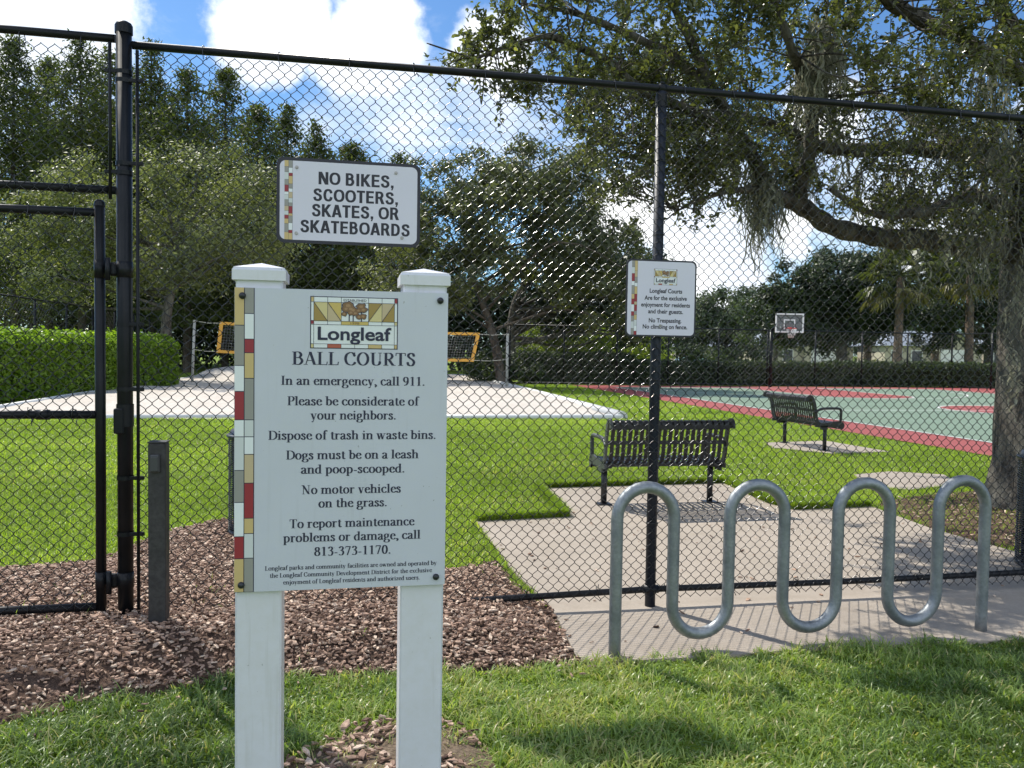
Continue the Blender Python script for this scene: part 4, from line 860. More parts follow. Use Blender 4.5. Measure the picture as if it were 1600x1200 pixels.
# ------------------------------------------------------------------ bike rack
pa, pb = G(960, 1026), G(1533, 986); ra = math.atan2(pb[1] - pa[1], pb[0] - pa[0]); Lr = np.linalg.norm(pb - pa)
rack = thing('bike_rack', 'galvanised wave bike rack of bent steel pipe', 'bike rack', pa, ra)
zt = .865 - .03; zb_ = .085; pr = Lr / 7 / 2; P = []
for i in range(8):
    x = i * Lr / 7; up = i % 2 == 0
    lo, hi = (-.06 if i == 0 or i == 7 else zb_ + pr), zt - pr
    zs = np.linspace(lo, hi, 6) if up else np.linspace(hi, lo, 6)
    P += [(x, 0, z_) for z_ in zs]
    if i < 7:
        cx = x + pr; cz = zt - pr if up else zb_ + pr
        P += [(cx - pr * math.cos(a), 0, cz + (1 if up else -1) * pr * math.sin(a)) for a in np.linspace(0, math.pi, 16)[1:-1]]
P = np.array(P); P[:, 1] += .012 * np.sin(P[:, 0] * 3.1); b = MB(); b.tube(P, .0302, 20); b.build('pipe', GALV, rack)

# ------------------------------------------------------------------ short dark post by the gate
bz = .06; pb_ = G(243, 992, bz); bw = .084
bol = thing('short_post', 'short square dark post with a small cover plate beside the gate', 'post', (pb_[0], pb_[1] + bw / 2, 0), A - .02)
hb = AT(245, 693, pb_[1])[2]
b = MB(); b.box((0, 0, hb / 2 - .05), (bw, bw, hb + .1), bev=.006); po = b.build('shaft', TIMBER, bol)
b = MB(); b.box((0, 0, hb + .004), (bw + .004, bw + .004, .008), bev=.002); b.build('cap', TIMBER, bol)
zz = AT(241, 724, pb_[1])[2]; b = MB(); b.box((-.006, -bw / 2 - .012, zz), (.046, .022, .088), bev=.006); b.box((-.006, -bw / 2 - .026, zz), (.036, .006, .07), bev=.002); b.build('cover_plate', pmat('grey_plastic', (.05, .052, .053), .45), bol)

# ------------------------------------------------------------------ benches
def bench_parts(root):
    L = 1.22
    prof = spline([(.235, .355), (.268, .375), (.275, .41), (.245, .438), (.17, .446), (.04, .43), (-.09, .418), (-.16, .44), (-.195, .51), (-.215, .62), (-.235, .72), (-.262, .80), (-.295, .845), (-.335, .85), (-.362, .825), (-.365, .785)], 5)
    def rib(mb, x0, x1, pr, th):
        T = np.gradient(pr, axis=0); T /= np.linalg.norm(T, axis=1)[:, None]; N = np.stack([-T[:, 1], T[:, 0]], 1) * th / 2; n = len(pr)
        V = [(x, *p) for x in (x0, x1) for q in (pr + N, pr - N) for p in q]; F = []
        for i in range(n - 1):
            F += [(i, i + 1, 2 * n + i + 1, 2 * n + i), (n + i + 1, n + i, 3 * n + i, 3 * n + i + 1), (i + 1, i, n + i, n + i + 1), (2 * n + i, 2 * n + i + 1, 3 * n + i + 1, 3 * n + i)]
        mb.put(V, F)
    ns_ = 20; sp = (L - .06) / ns_; seat = MB(); back = MB(); cut = int(np.argmin(np.abs(prof[:, 1] - .42) + (prof[:, 0] > -.05) * 9))
    ic = next(i for i in range(len(prof)) if prof[i, 0] < -.13)
    for k in range(ns_):
        x = -L / 2 + .03 + sp * (k + .5); rib(seat, x - .0175, x + .0175, prof[:ic + 1], .006); rib(back, x - .019, x + .019, prof[ic:], .006)
    for y, z, w_, h_ in ((.235, .36, .03, .02), (.0, .417, .04, .006), (-.12, .41, .03, .03)): seat.box((0, y, z - .008), (L - .02, w_, h_))
    back.box((0, -.221, .63), (L - .02, .007, .038)); back.box((0, -.262, .785), (L - .02, .01, .055)); back.box((0, -.36, .792), (L - .02, .008, .03)); back.tube([(-L / 2, -.318, .822), (L / 2, -.318, .822)], .022, 8)
    seat.build('seat', BENCHM, root); back.build('backrest', BENCHM, root)
    for sx in (-1, 1):
        f = MB(); x = sx * (L / 2 + .002); rib(f, x - .011, x + .011, prof + np.array([0, -.004]), .05); f.box((x, .02, .40), (.02, .46, .05)); f.box((x, -.06, .37), (.02, .12, .07)); f.build('end_frame', BENCHLIT if sx < 0 else BENCHM, root)  # left end takes the lighter, sunlit colour
        a = MB(); a.tube(spline([(x, -.225, .60), (x, -.12, .655), (x, .05, .665), (x, .19, .662), (x, .235, .635), (x, .238, .55), (x, .232, .43)], 6), .021, 8); a.build('armrest', BENCHLIT if sx < 0 else BENCHM, root)
        lx = sx * .555; l = MB(); l.tube([(lx, .0, .0), (lx, .0, .395)], .03, 14); l.box((lx, 0, .388), (.06, .30, .03), bev=.004); lg = l.build('leg', BENCHM, root)
        q = MB(); q.box((lx, 0, .006), (.14, .12, .012), bev=.002); q.build('foot_plate', BENCHM, lg)
b1 = thing('park_bench', 'black slatted bench on the concrete pad, seen from behind', 'bench', W(1.27, 3.17, .004), A, 'black slatted park benches')
bench_parts(b1)
b2 = copy_tree(b1); c2 = (guv(1228, 693) + guv(1285, 704)) / 2; b2.location = tuple(W(c2[0], c2[1], .006)); b2.rotation_euler = (0, 0, A - R_(90) + .05)
tag(b2, 'farther black bench at the edge of the red court border, facing right')

# ------------------------------------------------------------------ litter bins
def bin_parts(root):
    b = MB()
    for k in range(44): torus(b, (0, 0, .07 + k * .0165), .285, .0045, 36, 5)
    for a in np.arange(12) * math.pi / 6: b.tube([(.277 * math.cos(a), .277 * math.sin(a), .05), (.282 * math.cos(a), .282 * math.sin(a), .80)], .007, 6)
    b.build('basket', BENCHM, root)
    b = MB(); b.lathe([(.25, .06), (.266, .79)], 32, capb=True); b.build('liner', BENCHM, root)
    b = MB(); torus(b, (0, 0, .80), .290, .014, 40, 10); b.build('rim', BENCHM, root); b = MB(); torus(b, (0, 0, .055), .28, .012, 40, 8); b.build('rim', BENCHM, root)
    b = MB(); b.lathe([(.285, .805), (.27, .845), (.20, .875), (.13, .88), (.125, .85), (.12, .80)], 36); b.build('lid', BENCHM, root)
    for a in (0, 2.1, 4.2): b = MB(); b.tube([(.2 * math.cos(a), .2 * math.sin(a), 0), (.2 * math.cos(a), .2 * math.sin(a), .06)], .02, 8); b.build('leg', BENCHM, root)
k1 = AT(356, 835, G(356, 836)[1]); k1 = k1 + np.array([.30, .02, 0]); k1[2] = 0
n1 = thing('litter_bin', 'black litter bin almost hidden behind the notice board', 'bin', k1, 0.3, 'black ringed litter bins'); bin_parts(n1)
n2 = copy_tree(n1); k2 = G(1593, 903); n2.location = (k2[0] + .37, k2[1] + .12, .004); n2.rotation_euler = (0, 0, 1.0); tag(n2, 'black ringed litter bin cut by the right edge beside the fence')

# ------------------------------------------------------------------ sand edging, volleyball net
ed = MB()
def edge(P, r=.10): ed.tube([tuple(W(u, v, z)) for u, v, z in P], r, 10)
edge([(-16, 13.75, .0), (-9.3, 13.55, .0), (-2.0, 13.45, .0)], .075); edge([(-1.96, 13.45, .0), (4.3, 13.3, .01), (4.42, 13.36, .01)], .085)
edge([(4.36, 13.3, .03), (4.6, 22, .03), (4.68, 30, .04), (4.7, 40.5, .05)], .13); edge([(-9.3, 13.5, .02), (-9.2, 20, .02), (-8.0, 40.5, .05)], .10)
tag(ed.build('sand_edging', PIPEW), 'low white edging pipe around the sand volleyball court', 'edging')
NL, NR = guv(300, 601), guv(792, 606)
pls = []
for (q, top, lab) in ((NL, (304, 500), 'net post at the left side of the sand court'), (NR, (793, 521), 'net post at the right side of the sand court')):
    P = W(q[0], q[1], 0); Tp = AT(*top, P[1]); t = thing('net_post', lab, 'post', P, 0, 'volleyball net posts'); b = MB(); d = (Tp[0] - P[0], 0, Tp[2])
    b.tube([(0, 0, -.1), d], .055 if q is NR else .05, 12); b.build('pole', NETP, t); b = MB(); torus(b, (d[0], 0, d[2] - .05), .06, .012, 14, 6); b.build('collar', ROPE, t); pls.append((P, Tp))
n0 = AT(346, 505, pls[0][0][1]); n1_ = AT(341, 549, pls[0][0][1]); m0 = AT(747, 522, pls[1][0][1]); m1 = AT(738, 563, pls[1][0][1])
net = thing('volleyball_net', 'volleyball net with an orange tape border over the sand', 'net', (0, 0, 0))
b = MB()
def tape(a, c, w_=.075):
    a = np.array(a); c = np.array(c); d = (c - a) / np.linalg.norm(c - a); n = np.cross(d, [0, 1, 0]); n = n / np.linalg.norm(n) * w_ / 2; b.put([*(a - n + (0, -.006, 0)), ] and [a - n - (0, .006, 0), c - n - (0, .006, 0), c + n - (0, .006, 0), a + n - (0, .006, 0), a - n + (0, .006, 0), c - n + (0, .006, 0), c + n + (0, .006, 0), a + n + (0, .006, 0)], [(0, 1, 2, 3), (7, 6, 5, 4), (0, 4, 5, 1), (2, 6, 7, 3), (1, 5, 6, 2), (3, 7, 4, 0)])
for k in range(8):
    f0, f1 = k / 8, (k + 1) / 8; sg = lambda f, a, c, s: a * (1 - f) + c * f - np.array([0, 0, s * 4 * f * (1 - f)])
    tape(sg(f0, n0, m0, .06), sg(f1, n0, m0, .06), .11); tape(sg(f0, n1_, m1, .07), sg(f1, n1_, m1, .07), .11)
tape(n0 + (n0 - n1_) * .05, n1_ + (n1_ - n0) * .05, .14); tape(m0 + (m0 - m1) * .05, m1 + (m1 - m0) * .05, .14); b.build('tape', ORANGE, net)
b = MB()
for k in range(95): f = (k + .5) / 95; b.tube([n0 * (1 - f) + m0 * f - np.array([0, 0, .24 * f * (1 - f)]), n1_ * (1 - f) + m1 * f - np.array([0, 0, .28 * f * (1 - f)])], .004, 3, cap=False)
for k in range(1, 10):
    f = k / 10; a = n0 * (1 - f) + n1_ * f; c = m0 * (1 - f) + m1 * f; b.tube([a * (1 - g_) + c * g_ - np.array([0, 0, .26 * g_ * (1 - g_)]) for g_ in np.linspace(0, 1, 9)], .004, 3, cap=False)
b.build('cord_mesh', NETM, net)
for a, c in ((pls[0][1] - (0, 0, .03), n0), (pls[0][0] * [1, 1, 0] + (.0, 0, pls[0][1][2] * .55), n1_), (m0, pls[1][1] - (0, 0, .03)), (m1, pls[1][0] * [1, 1, 0] + (0, 0, pls[1][1][2] * .52))): b = MB(); b.tube([a, (a + c) / 2 - (0, 0, .04), c], .012, 6); b.build('rope', ROPE, net)

# ------------------------------------------------------------------ hoop
hp = G(1203, 605); D_ = hp[1]
hoop = thing('basketball_hoop', 'basketball hoop with a clear backboard on a dark pole', 'hoop', (hp[0], hp[1], 0), 0)
hx = lambda px, py: (AT(px, py, D_) - hp)
b = MB(); tz = hx(1203, 516)[2]; b.tube([(0, 0, 0), (0, 0, tz)], .075, 12); b.tube([(0, 0, tz), (.25, -.5, tz + .35)], .06, 10); b.tube([(0, 0, tz - .5), (.5, -.5, tz + .1)], .045, 8); b.build('pole', BLACK, hoop)
q0, q1 = hx(1204.5, 520), hx(1249, 491); by = -.6
f = MB(); wd_ = .05; X0, X1, Z0, Z1 = q0[0], q1[0], q0[2], q1[2]
for (a, c, d, e) in ((X0, Z0, X1, Z0 + .07), (X0, Z1 - .06, X1, Z1), (X0, Z0 + .07, X0 + .06, Z1 - .06), (X1 - .06, Z0 + .07, X1, Z1 - .06)): f.box(((a + d) / 2, by - .01, (c + e) / 2), (d - a, .05, e - c))
s0, s1 = hx(1217.5, 515), hx(1235.5, 500)
for (a, c, d, e) in ((s0[0], s1[2] - .05, s1[0], s1[2]), (s0[0], s0[2], s0[0] + .05, s1[2] - .05), (s1[0] - .05, s0[2], s1[0], s1[2] - .05)): f.box(((a + d) / 2, by - .012, (c + e) / 2), (d - a, .012, e - c))
g_ = MB(); g_.box(((X0 + X1) / 2, by + .004, (Z0 + Z1) / 2), (X1 - X0 - .02, .006, Z1 - Z0 - .02)); bb = g_.build('backboard', GLASSB, hoop); f.build('frame', WHITE, bb)
rx = (s0[0] + s1[0]) / 2; rz = hx(1228, 514)[2]; b = MB(); torus(b, (rx, by - .32, rz), .23, .022, 24, 6); b.box((rx, by - .06, rz - .02), (.18, .1, .14)); rm = b.build('rim', RIMR, hoop)
b = MB()
for k in range(12):
    a, c = k * math.pi / 6, (k + 1) * math.pi / 6; p = lambda t, r_, z_: (rx + r_ * math.cos(t), by - .32 + r_ * math.sin(t), z_)
    b.tube([p(a, .225, rz), p(c, .17, rz - .2), p(a, .13, rz - .42)], .009, 4); b.tube([p(c, .225, rz), p(a, .17, rz - .2), p(c, .13, rz - .42)], .009, 4)
b.build('net', WHITE, hoop)

# ------------------------------------------------------------------ perimeter fence beyond the courts
pf = thing('perimeter_fence', 'black chain link perimeter fence in front of the hedges', 'fence', W(0, 0, 0), A)
VB = 31.4; HF = 2.62
def far_run(P0, P1, parent, h, sp=2.44, pitch=.22):
    P0 = np.array(P0, float); P1 = np.array(P1, float); L = np.linalg.norm(P1 - P0); d = (P1 - P0) / L; n = max(1, int(round(L / sp)))
    b = MB(); b.tube([(*P0, h), (*P1, h)], .03, 8); b.tube([(*P0, .08), (*P1, .08)], .025, 6); b.build('rail', BLACK, parent)
    for i in range(n + 1):
        q = P0 + d * L * i / n; b = MB(); b.tube([(*q, 0), (*q, h + .03)], .04, 10); b.build('post', BLACK, parent)
    V = []; F = []; k = int(L / pitch); rw = .0035                # mesh wires, diagonal both ways
    for s in (-1, 1):
        for i in range(-int(h / pitch), k + int(h / pitch)):
            a0, a1 = i * pitch, i * pitch + s * (h - .1); t0, t1 = 0.0, 1.0
            for lim in (0, L):
                pass
            if a1 == a0: continue
            ts = sorted([(0 - a0) / (a1 - a0), (L - a0) / (a1 - a0)]); t0 = max(0, ts[0]); t1 = min(1, ts[1])
            if t1 - t0 < .02: continue
            A0 = P0 + d * (a0 + (a1 - a0) * t0); A1 = P0 + d * (a0 + (a1 - a0) * t1)
            v_, f_ = tube_geo([(*A0, .1 + (h - .1) * t0), (*A1, .1 + (h - .1) * t1)], rw, 3); F.append(np.array(f_) + len(V) * 6); V.append(v_)
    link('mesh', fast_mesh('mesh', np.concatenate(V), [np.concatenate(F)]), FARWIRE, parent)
far_run((5.3, VB), (27.5, VB), pf, HF); far_run((27.5, VB), (29.5, 0), pf, HF)
lf = thing('boundary_fence', 'black chain link boundary fence behind the green box hedge', 'fence', W(0, 0, 0), A)
far_run((-12.3, 14), (-11.6, 44), lf, 2.95, 3.0)

# ------------------------------------------------------------------ foliage
def leaf_quads(C, N, size, asp, r, fold=False):
    n = len(C); N = N / (np.linalg.norm(N, axis=1)[:, None] + 1e-9); a = r.normal(size=(n, 3)); T = np.cross(N, a); T /= np.linalg.norm(T, axis=1)[:, None] + 1e-9; B = np.cross(N, T)
    s = size[:, None]; sb = s * asp
    if not fold:
        V = np.stack([C - T * s, C - T * s * .1 + B * sb, C + T * s, C - T * s * .1 - B * sb], 1); F = (np.arange(n) * 4)[:, None] + np.arange(4); return V.reshape(-1, 3), [F], 4
    up = N * sb * .35; dr = -N * s * .22
    V = np.stack([C - T * s, C - T * s * .35 + B * sb + up, C + T * s * .45 + B * sb * .85 + up, C + T * s + dr, C + T * s * .45 - B * sb * .85 + up, C - T * s * .35 - B * sb + up], 1)
    b = (np.arange(n) * 6)[:, None]; return V.reshape(-1, 3), [b + np.array([0, 1, 2, 3]), b + np.array([0, 3, 4, 5])], 6
def twig_mesh(name, paths, mat, parent, n=5):
    Vs = []; Fs = []; k = 0
    for P, r_ in paths:
        V, F = tube_geo(P, r_, n); Vs.append(V); Fs.append(np.array(F) + k); k += len(V)
    return link(name, fast_mesh(name, np.concatenate(Vs), [np.concatenate(Fs)]), mat, parent)
def blob_tree(root, blobs, nleaf, ls, leaf, bark, seed, trunk, tr, clump=.28, asp=.5, nclump=60, flat=.0):
    """trunk: list of points; blobs: (x,y,z,rx,ry,rz) in metres from the base"""
    r = np.random.default_rng(seed); B = np.array(blobs, float); vol = (B[:, 3] * B[:, 4] * B[:, 5]) ** .72; ip = r.choice(len(B), nclump, p=vol / vol.sum())
    d = r.normal(size=(nclump, 3)); d /= np.linalg.norm(d, axis=1)[:, None]; rad = r.uniform(.45, 1.02, nclump) ** .6
    cc = B[ip, :3] + d * rad[:, None] * B[ip, 3:]; cr = clump * B[ip, 3:].mean(1) * r.uniform(.6, 1.35, nclump)
    w_ = cr ** 2; il = r.choice(nclump, nleaf, p=w_ / w_.sum()); e = r.normal(size=(nleaf, 3)) * .55; e[:, 2] *= .75 - flat * .4
    C = cc[il] + e * cr[il][:, None]; C[:, 2] = np.maximum(C[:, 2], .05)
    N = e * .8 + d[il] * .5 + np.array([0, 0, .5]) + r.normal(size=(nleaf, 3)) * .7
    V, F, k = leaf_quads(C, N, ls * r.uniform(.6, 1.4, nleaf), asp, r)
    tn = np.clip(.45 + r.normal(0, .16, nleaf) + (r.random(nclump)[il] - .5) * .5, 0, 1)
    link('crown', fast_mesh('crown', V, F, np.repeat(tn, k)), leaf, root)
    T = spline(trunk, 5); paths = [(T, np.linspace(tr * 1.15, tr * .35, len(T)))]
    for i in r.choice(nclump, min(nclump, 26), replace=False):
        j = int(np.clip(np.argmin(np.abs(T[:, 2] - cc[i, 2] * .7)), len(T) * .3, len(T) - 1)); a = T[j]; c = cc[i]; m = (a + c) / 2 + r.normal(0, .12, 3) * np.linalg.norm(c - a) + np.array([0, 0, .06 * np.linalg.norm(c - a)])
        P = spline([a, m, c], 4); paths.append((P, np.linspace(tr * .33, tr * .06, len(P))))
    twig_mesh('trunk', paths, bark, root, 7)
def at_ground(px, dist): p = AT(px, 560, dist); return np.array([p[0], p[1], 0.0])
def px_z(py, px, dist): return AT(px, py, dist)[2]

# tall cypresses at the back left: (px of the top, py of the top, distance, width px, label)
CYP = [(25, 62, 47, 95, 'cypress tree cut by the left edge of the view'), (78, 95, 52, 85, 'lower cypress tree just right of the one at the left edge'), (128, 62, 46, 95, 'tall slim cypress tree seen above the gate'),
       (172, 78, 51, 90, 'cypress tree directly left of the tall black fence post'), (238, 66, 48, 80, 'tallest cypress tree just right of the tall black fence post'), (292, 112, 46, 105, 'wide leafy cypress tree second to the right of the tall fence post'),
       (352, 112, 52, 85, 'slender airy cypress tree standing against the blue sky and cloud'), (402, 165, 47, 95, 'cypress tree behind the left end of the no bikes sign'), (448, 168, 53, 80, 'feathery cypress tree rising over the top of the no bikes sign'),
       (492, 195, 48, 90, 'cypress tree behind the middle of the no bikes sign'), (548, 224, 50, 85, 'short cypress tree above the right half of the no bikes sign'), (622, 238, 54, 70, 'small cypress tip between the no bikes sign and the grey green oak'),
       (-60, 80, 50, 110, None), (205, 110, 55, 90, 'cypress tree right behind the tall black fence post')]
for i, (px, py, dd, wpx, lab) in enumerate(CYP):
    if lab is None: continue
    r = np.random.default_rng(100 + i); base = at_ground(px, dd); H = px_z(py, px, dd); Rw = wpx / FOC * dd / 2
    t = thing('cypress_tree', lab, 'tree', base, 0, 'cypress trees at the back left')
    nb = 210; zc = H * (.16 + .84 * r.random(nb) ** .85); prof = 1.3 * Rw * np.clip(((1 - zc / H) * r.uniform(2.6, 4.0)), .04, 1) ** .85 ; a = r.uniform(0, 2 * math.pi, nb); rr = prof * np.sqrt(r.uniform(.08, 1.1, nb))
    cc = np.stack([rr * np.cos(a), rr * np.sin(a), zc - .12 * rr], 1); cr = r.uniform(.35, .95, nb) * (.6 + .5 * prof / Rw)
    nl = 24000; il = r.choice(nb, nl, p=cr ** 2 / (cr ** 2).sum()); e = r.normal(size=(nl, 3)) * np.array([.55, .55, .38]); C = cc[il] + e * cr[il][:, None]
    out = np.stack([np.cos(a), np.sin(a), np.zeros(nb)], 1)[il]
    V, F, k = leaf_quads(C, r.normal(size=(nl, 3)) + np.array([0, 0, .6]), (.105 * r.uniform(.5, 1.6, nl)), .40, r)
    tn = np.clip(.45 + r.normal(0, .15, nl) + .45 * (r.random(nb)[il] - .5), 0, 1)
    link('crown', fast_mesh('crown', V, F, np.repeat(tn, k)), CYPLEAF, t)
    paths = [(np.array([(0, 0, -.1), (r.normal(0, .1), r.normal(0, .1), H * .5), (0, 0, H * .97)]), np.array([.24, .15, .03]))]
    for j in r.choice(nb, 40, replace=False): paths.append((np.array([(0, 0, cc[j, 2] - .1 * rr[j]), cc[j] * [.6, .6, 1] + (0, 0, .1), cc[j]]), np.array([.05, .03, .012])))
    twig_mesh('trunk', paths, PINEBARK, t, 6)

def tree(name, lab, px, dd, blobs_px, nleaf, ls, leaf, seed, trunk_px, tr, group=None, depth=1.0, bark=OAKBARK, **kw):
    """blobs_px: (px, py, rx px, rz px) ellipses of the crown seen from the camera, given depth of their own"""
    base = at_ground(px, dd); t = thing(name, lab, 'tree', base, 0, group); s = dd / FOC; r = np.random.default_rng(seed + 900); bl = []
    for (bx, by_, rx_, rz_) in blobs_px:
        c = AT(bx, by_, dd) - base; bl.append((c[0], r.uniform(-.5, .5) * rx_ * s * depth, c[2], rx_ * s, max(rx_, rz_) * s * depth, rz_ * s))
    tk = [AT(x, y, dd) - base for x, y in trunk_px]; tk[0][2] = -.1
    blob_tree(t, bl, nleaf, ls, leaf, bark, seed, tk, tr, **kw); return t
tree('oak_tree', 'broad pale grey green tree low behind the gate and hedge', 262, 33, [(110, 330, 80, 75), (200, 310, 85, 80), (310, 300, 95, 85), (400, 330, 80, 90), (250, 380, 130, 80), (90, 400, 100, 70), (390, 400, 95, 60), (40, 360, 60, 80)], 46000, .08, WILLOW, 201, [(262, 590), (260, 500), (275, 420), (280, 340)], .22, nclump=260, clump=.26, asp=.42)
tree('oak_tree', 'grey green oak tree with a leaning trunk behind the volleyball net', 775, 36, [(680, 300, 55, 60), (745, 285, 60, 55), (830, 270, 75, 60), (900, 290, 60, 75), (700, 370, 75, 65), (790, 350, 95, 75), (890, 370, 75, 60), (650, 420, 60, 60), (740, 430, 75, 55), (850, 430, 60, 45), (960, 400, 55, 55), (930, 470, 70, 50), (990, 470, 45, 60), (640, 480, 60, 60), (980, 330, 40, 40)], 62000, .09, MIDOAK, 202, [(785, 600), (772, 530), (750, 460), (730, 400), (760, 320)], .2, nclump=330, clump=.24, asp=.45, bark=PINEBARK)  # darker pine bark puts the shade into this oak trunk's colour
tree('oak_tree', 'light leafy tree just above the right post of the notice board', 620, 39, [(610, 420, 50, 45), (650, 400, 50, 45), (590, 460, 45, 45), (640, 470, 60, 50)], 11000, .085, WILLOW, 203, [(625, 600), (620, 500), (620, 430)], .18, nclump=90)
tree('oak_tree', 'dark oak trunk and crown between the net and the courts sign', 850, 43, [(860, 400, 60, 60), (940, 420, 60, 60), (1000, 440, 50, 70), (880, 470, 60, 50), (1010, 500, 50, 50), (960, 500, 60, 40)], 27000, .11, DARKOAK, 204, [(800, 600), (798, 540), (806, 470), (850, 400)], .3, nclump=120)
tree('bushy_tree', 'bright yellow green bushy tree below the dark oaks left of the courts sign', 870, 46, [(850, 540, 50, 50), (910, 520, 55, 45), (960, 550, 45, 40), (1005, 545, 45, 40), (820, 560, 35, 30)], 16000, .085, YELLEAF, 205, [(880, 600), (885, 560), (890, 520)], .1, nclump=110)
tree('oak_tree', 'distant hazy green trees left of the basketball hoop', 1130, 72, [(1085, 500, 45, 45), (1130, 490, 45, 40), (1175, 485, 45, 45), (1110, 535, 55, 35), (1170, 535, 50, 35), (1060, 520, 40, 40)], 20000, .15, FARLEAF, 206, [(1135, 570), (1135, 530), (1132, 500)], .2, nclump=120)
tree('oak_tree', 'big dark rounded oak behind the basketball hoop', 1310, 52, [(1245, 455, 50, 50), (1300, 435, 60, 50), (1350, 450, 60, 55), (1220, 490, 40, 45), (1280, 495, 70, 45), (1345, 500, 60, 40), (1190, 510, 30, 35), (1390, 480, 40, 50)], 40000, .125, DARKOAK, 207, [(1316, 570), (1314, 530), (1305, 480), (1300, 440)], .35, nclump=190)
tree('oak_tree', 'dark tree filling the gap right of the second palm', 1555, 55, [(1480, 480, 50, 50), (1540, 470, 50, 60), (1590, 440, 60, 60), (1460, 510, 40, 40), (1560, 520, 50, 35), (1440, 500, 40, 45), (1500, 430, 50, 40)], 26000, .12, DARKOAK, 208, [(1545, 570), (1545, 520), (1545, 470)], .3, nclump=110)
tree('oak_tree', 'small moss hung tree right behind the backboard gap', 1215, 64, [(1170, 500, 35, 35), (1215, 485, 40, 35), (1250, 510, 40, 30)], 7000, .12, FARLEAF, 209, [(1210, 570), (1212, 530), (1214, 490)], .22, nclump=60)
# the wood behind, one mass
def mass(name, segs, n, ls, leaf, seed, kind='stuff'):
    r = np.random.default_rng(seed); S = np.array(segs, float); i = r.integers(0, len(S) - 1, n); f = r.random(n); P = S[i] * (1 - f)[:, None] + S[i + 1] * f[:, None]
    top = P[:, 2] * (.75 + .5 * vnoise(P[:, 0], P[:, 1], .35, seed)); C = np.stack([P[:, 0] + r.normal(0, .8, n), P[:, 1] + r.uniform(0, 4.5, n), top * (r.random(n) ** .7)], 1)
    V, F, k = leaf_quads(C, r.normal(size=(n, 3)) + [0, -.3, .5], ls * r.uniform(.6, 1.5, n), .55, r)
    return tag(link(name, fast_mesh(name, V, F, np.repeat(np.clip(r.normal(.4, .2, n), 0, 1), k)), leaf), kind=kind)
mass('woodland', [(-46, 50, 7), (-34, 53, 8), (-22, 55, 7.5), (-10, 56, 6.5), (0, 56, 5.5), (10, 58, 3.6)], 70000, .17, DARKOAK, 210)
mass('woodland', [(-50, 62, 17), (-34, 64, 15.5), (-22, 65, 11), (-12, 66, 7.5)], 40000, .2, CYPLEAF, 211)
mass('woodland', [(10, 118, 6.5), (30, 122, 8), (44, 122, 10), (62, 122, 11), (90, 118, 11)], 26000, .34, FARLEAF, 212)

# palms
def palm(lab, px, dd, py, lean, seed):
    base = at_ground(px, dd); H = px_z(py, px, dd); t = thing('palm_tree', lab, 'tree', base, 0, 'palms beyond the court'); r = np.random.default_rng(seed)
    T = spline([(0, 0, -.1), (lean * .3, 0, H * .4), (lean, 0, H * .97)], 10); rr = np.linspace(.26, .20, len(T)) * (1 + .06 * np.sin(np.arange(len(T)) * 2.3)); V, F = tube_geo(T, rr, 12); link('trunk', fast_mesh('trunk', V, [np.array(F)]), PALMBARK, t)
    top = np.array([lean, 0, H]); Vs = []; Fs = []; tn = []; k = 0
    for i in range(62):
        a = r.uniform(0, 2 * math.pi); el = r.uniform(-1.0, 1.2); L = r.uniform(1.1, 1.75); d = np.array([math.cos(a) * math.cos(el), math.sin(a) * math.cos(el), math.sin(el)]); s = np.cross(d, [0, 0, 1]); s /= np.linalg.norm(s); n_ = np.cross(s, d)
        P = top + d * L * np.linspace(0, 1, 4)[:, None] - np.array([0, 0, .25]) * (np.linspace(0, 1, 4) ** 2)[:, None]; e = P[-1]; v_, f_ = tube_geo(P, .02, 3); Vs.append(v_); Fs += [tuple(x + k for x in q) for q in f_]; k += len(v_); tn += [.5] * len(v_)
        for b_ in np.linspace(-1.5, 1.5, 13):
            ll = r.uniform(.75, 1.05) * (1 - .12 * abs(b_)); dd_ = d * math.cos(b_) + s * math.sin(b_); m = e + dd_ * ll * .55 + n_ * .04; tip = e + dd_ * ll - np.array([0, 0, .25 + .25 * r.random()]); w_ = np.cross(dd_, n_) * .042
            Vs.append(np.array([e - w_ * .6, e + w_ * .6, m + w_, tip, m - w_])); Fs.append((k, k + 1, k + 2, k + 3, k + 4)); k += 5; tn += [float(np.clip((.95 if el < -.5 else .45) + r.normal(0, .15), 0, 1))] * 5
    tag(t); me = bpy.data.meshes.new('crown'); me.from_pydata([tuple(x) for x in np.concatenate(Vs)], [], Fs); at = me.color_attributes.new('tint', 'FLOAT_COLOR', 'POINT'); c = np.ones((k, 4), np.float32); c[:, :3] = np.array(tn)[:, None]; at.data.foreach_set('color', c.ravel()); link('crown', me, PALML, t)
palm('palm tree just right of the big dark oak', 1402, 47, 428, .05, 301); palm('taller palm close to the big oak trunk at right', 1514, 49, 415, -.1, 302); palm('palm between the two nearer palm trunks', 1460, 56, 420, .2, 303); palm('palm left of the others with drooping fronds', 1355, 54, 445, .1, 304)

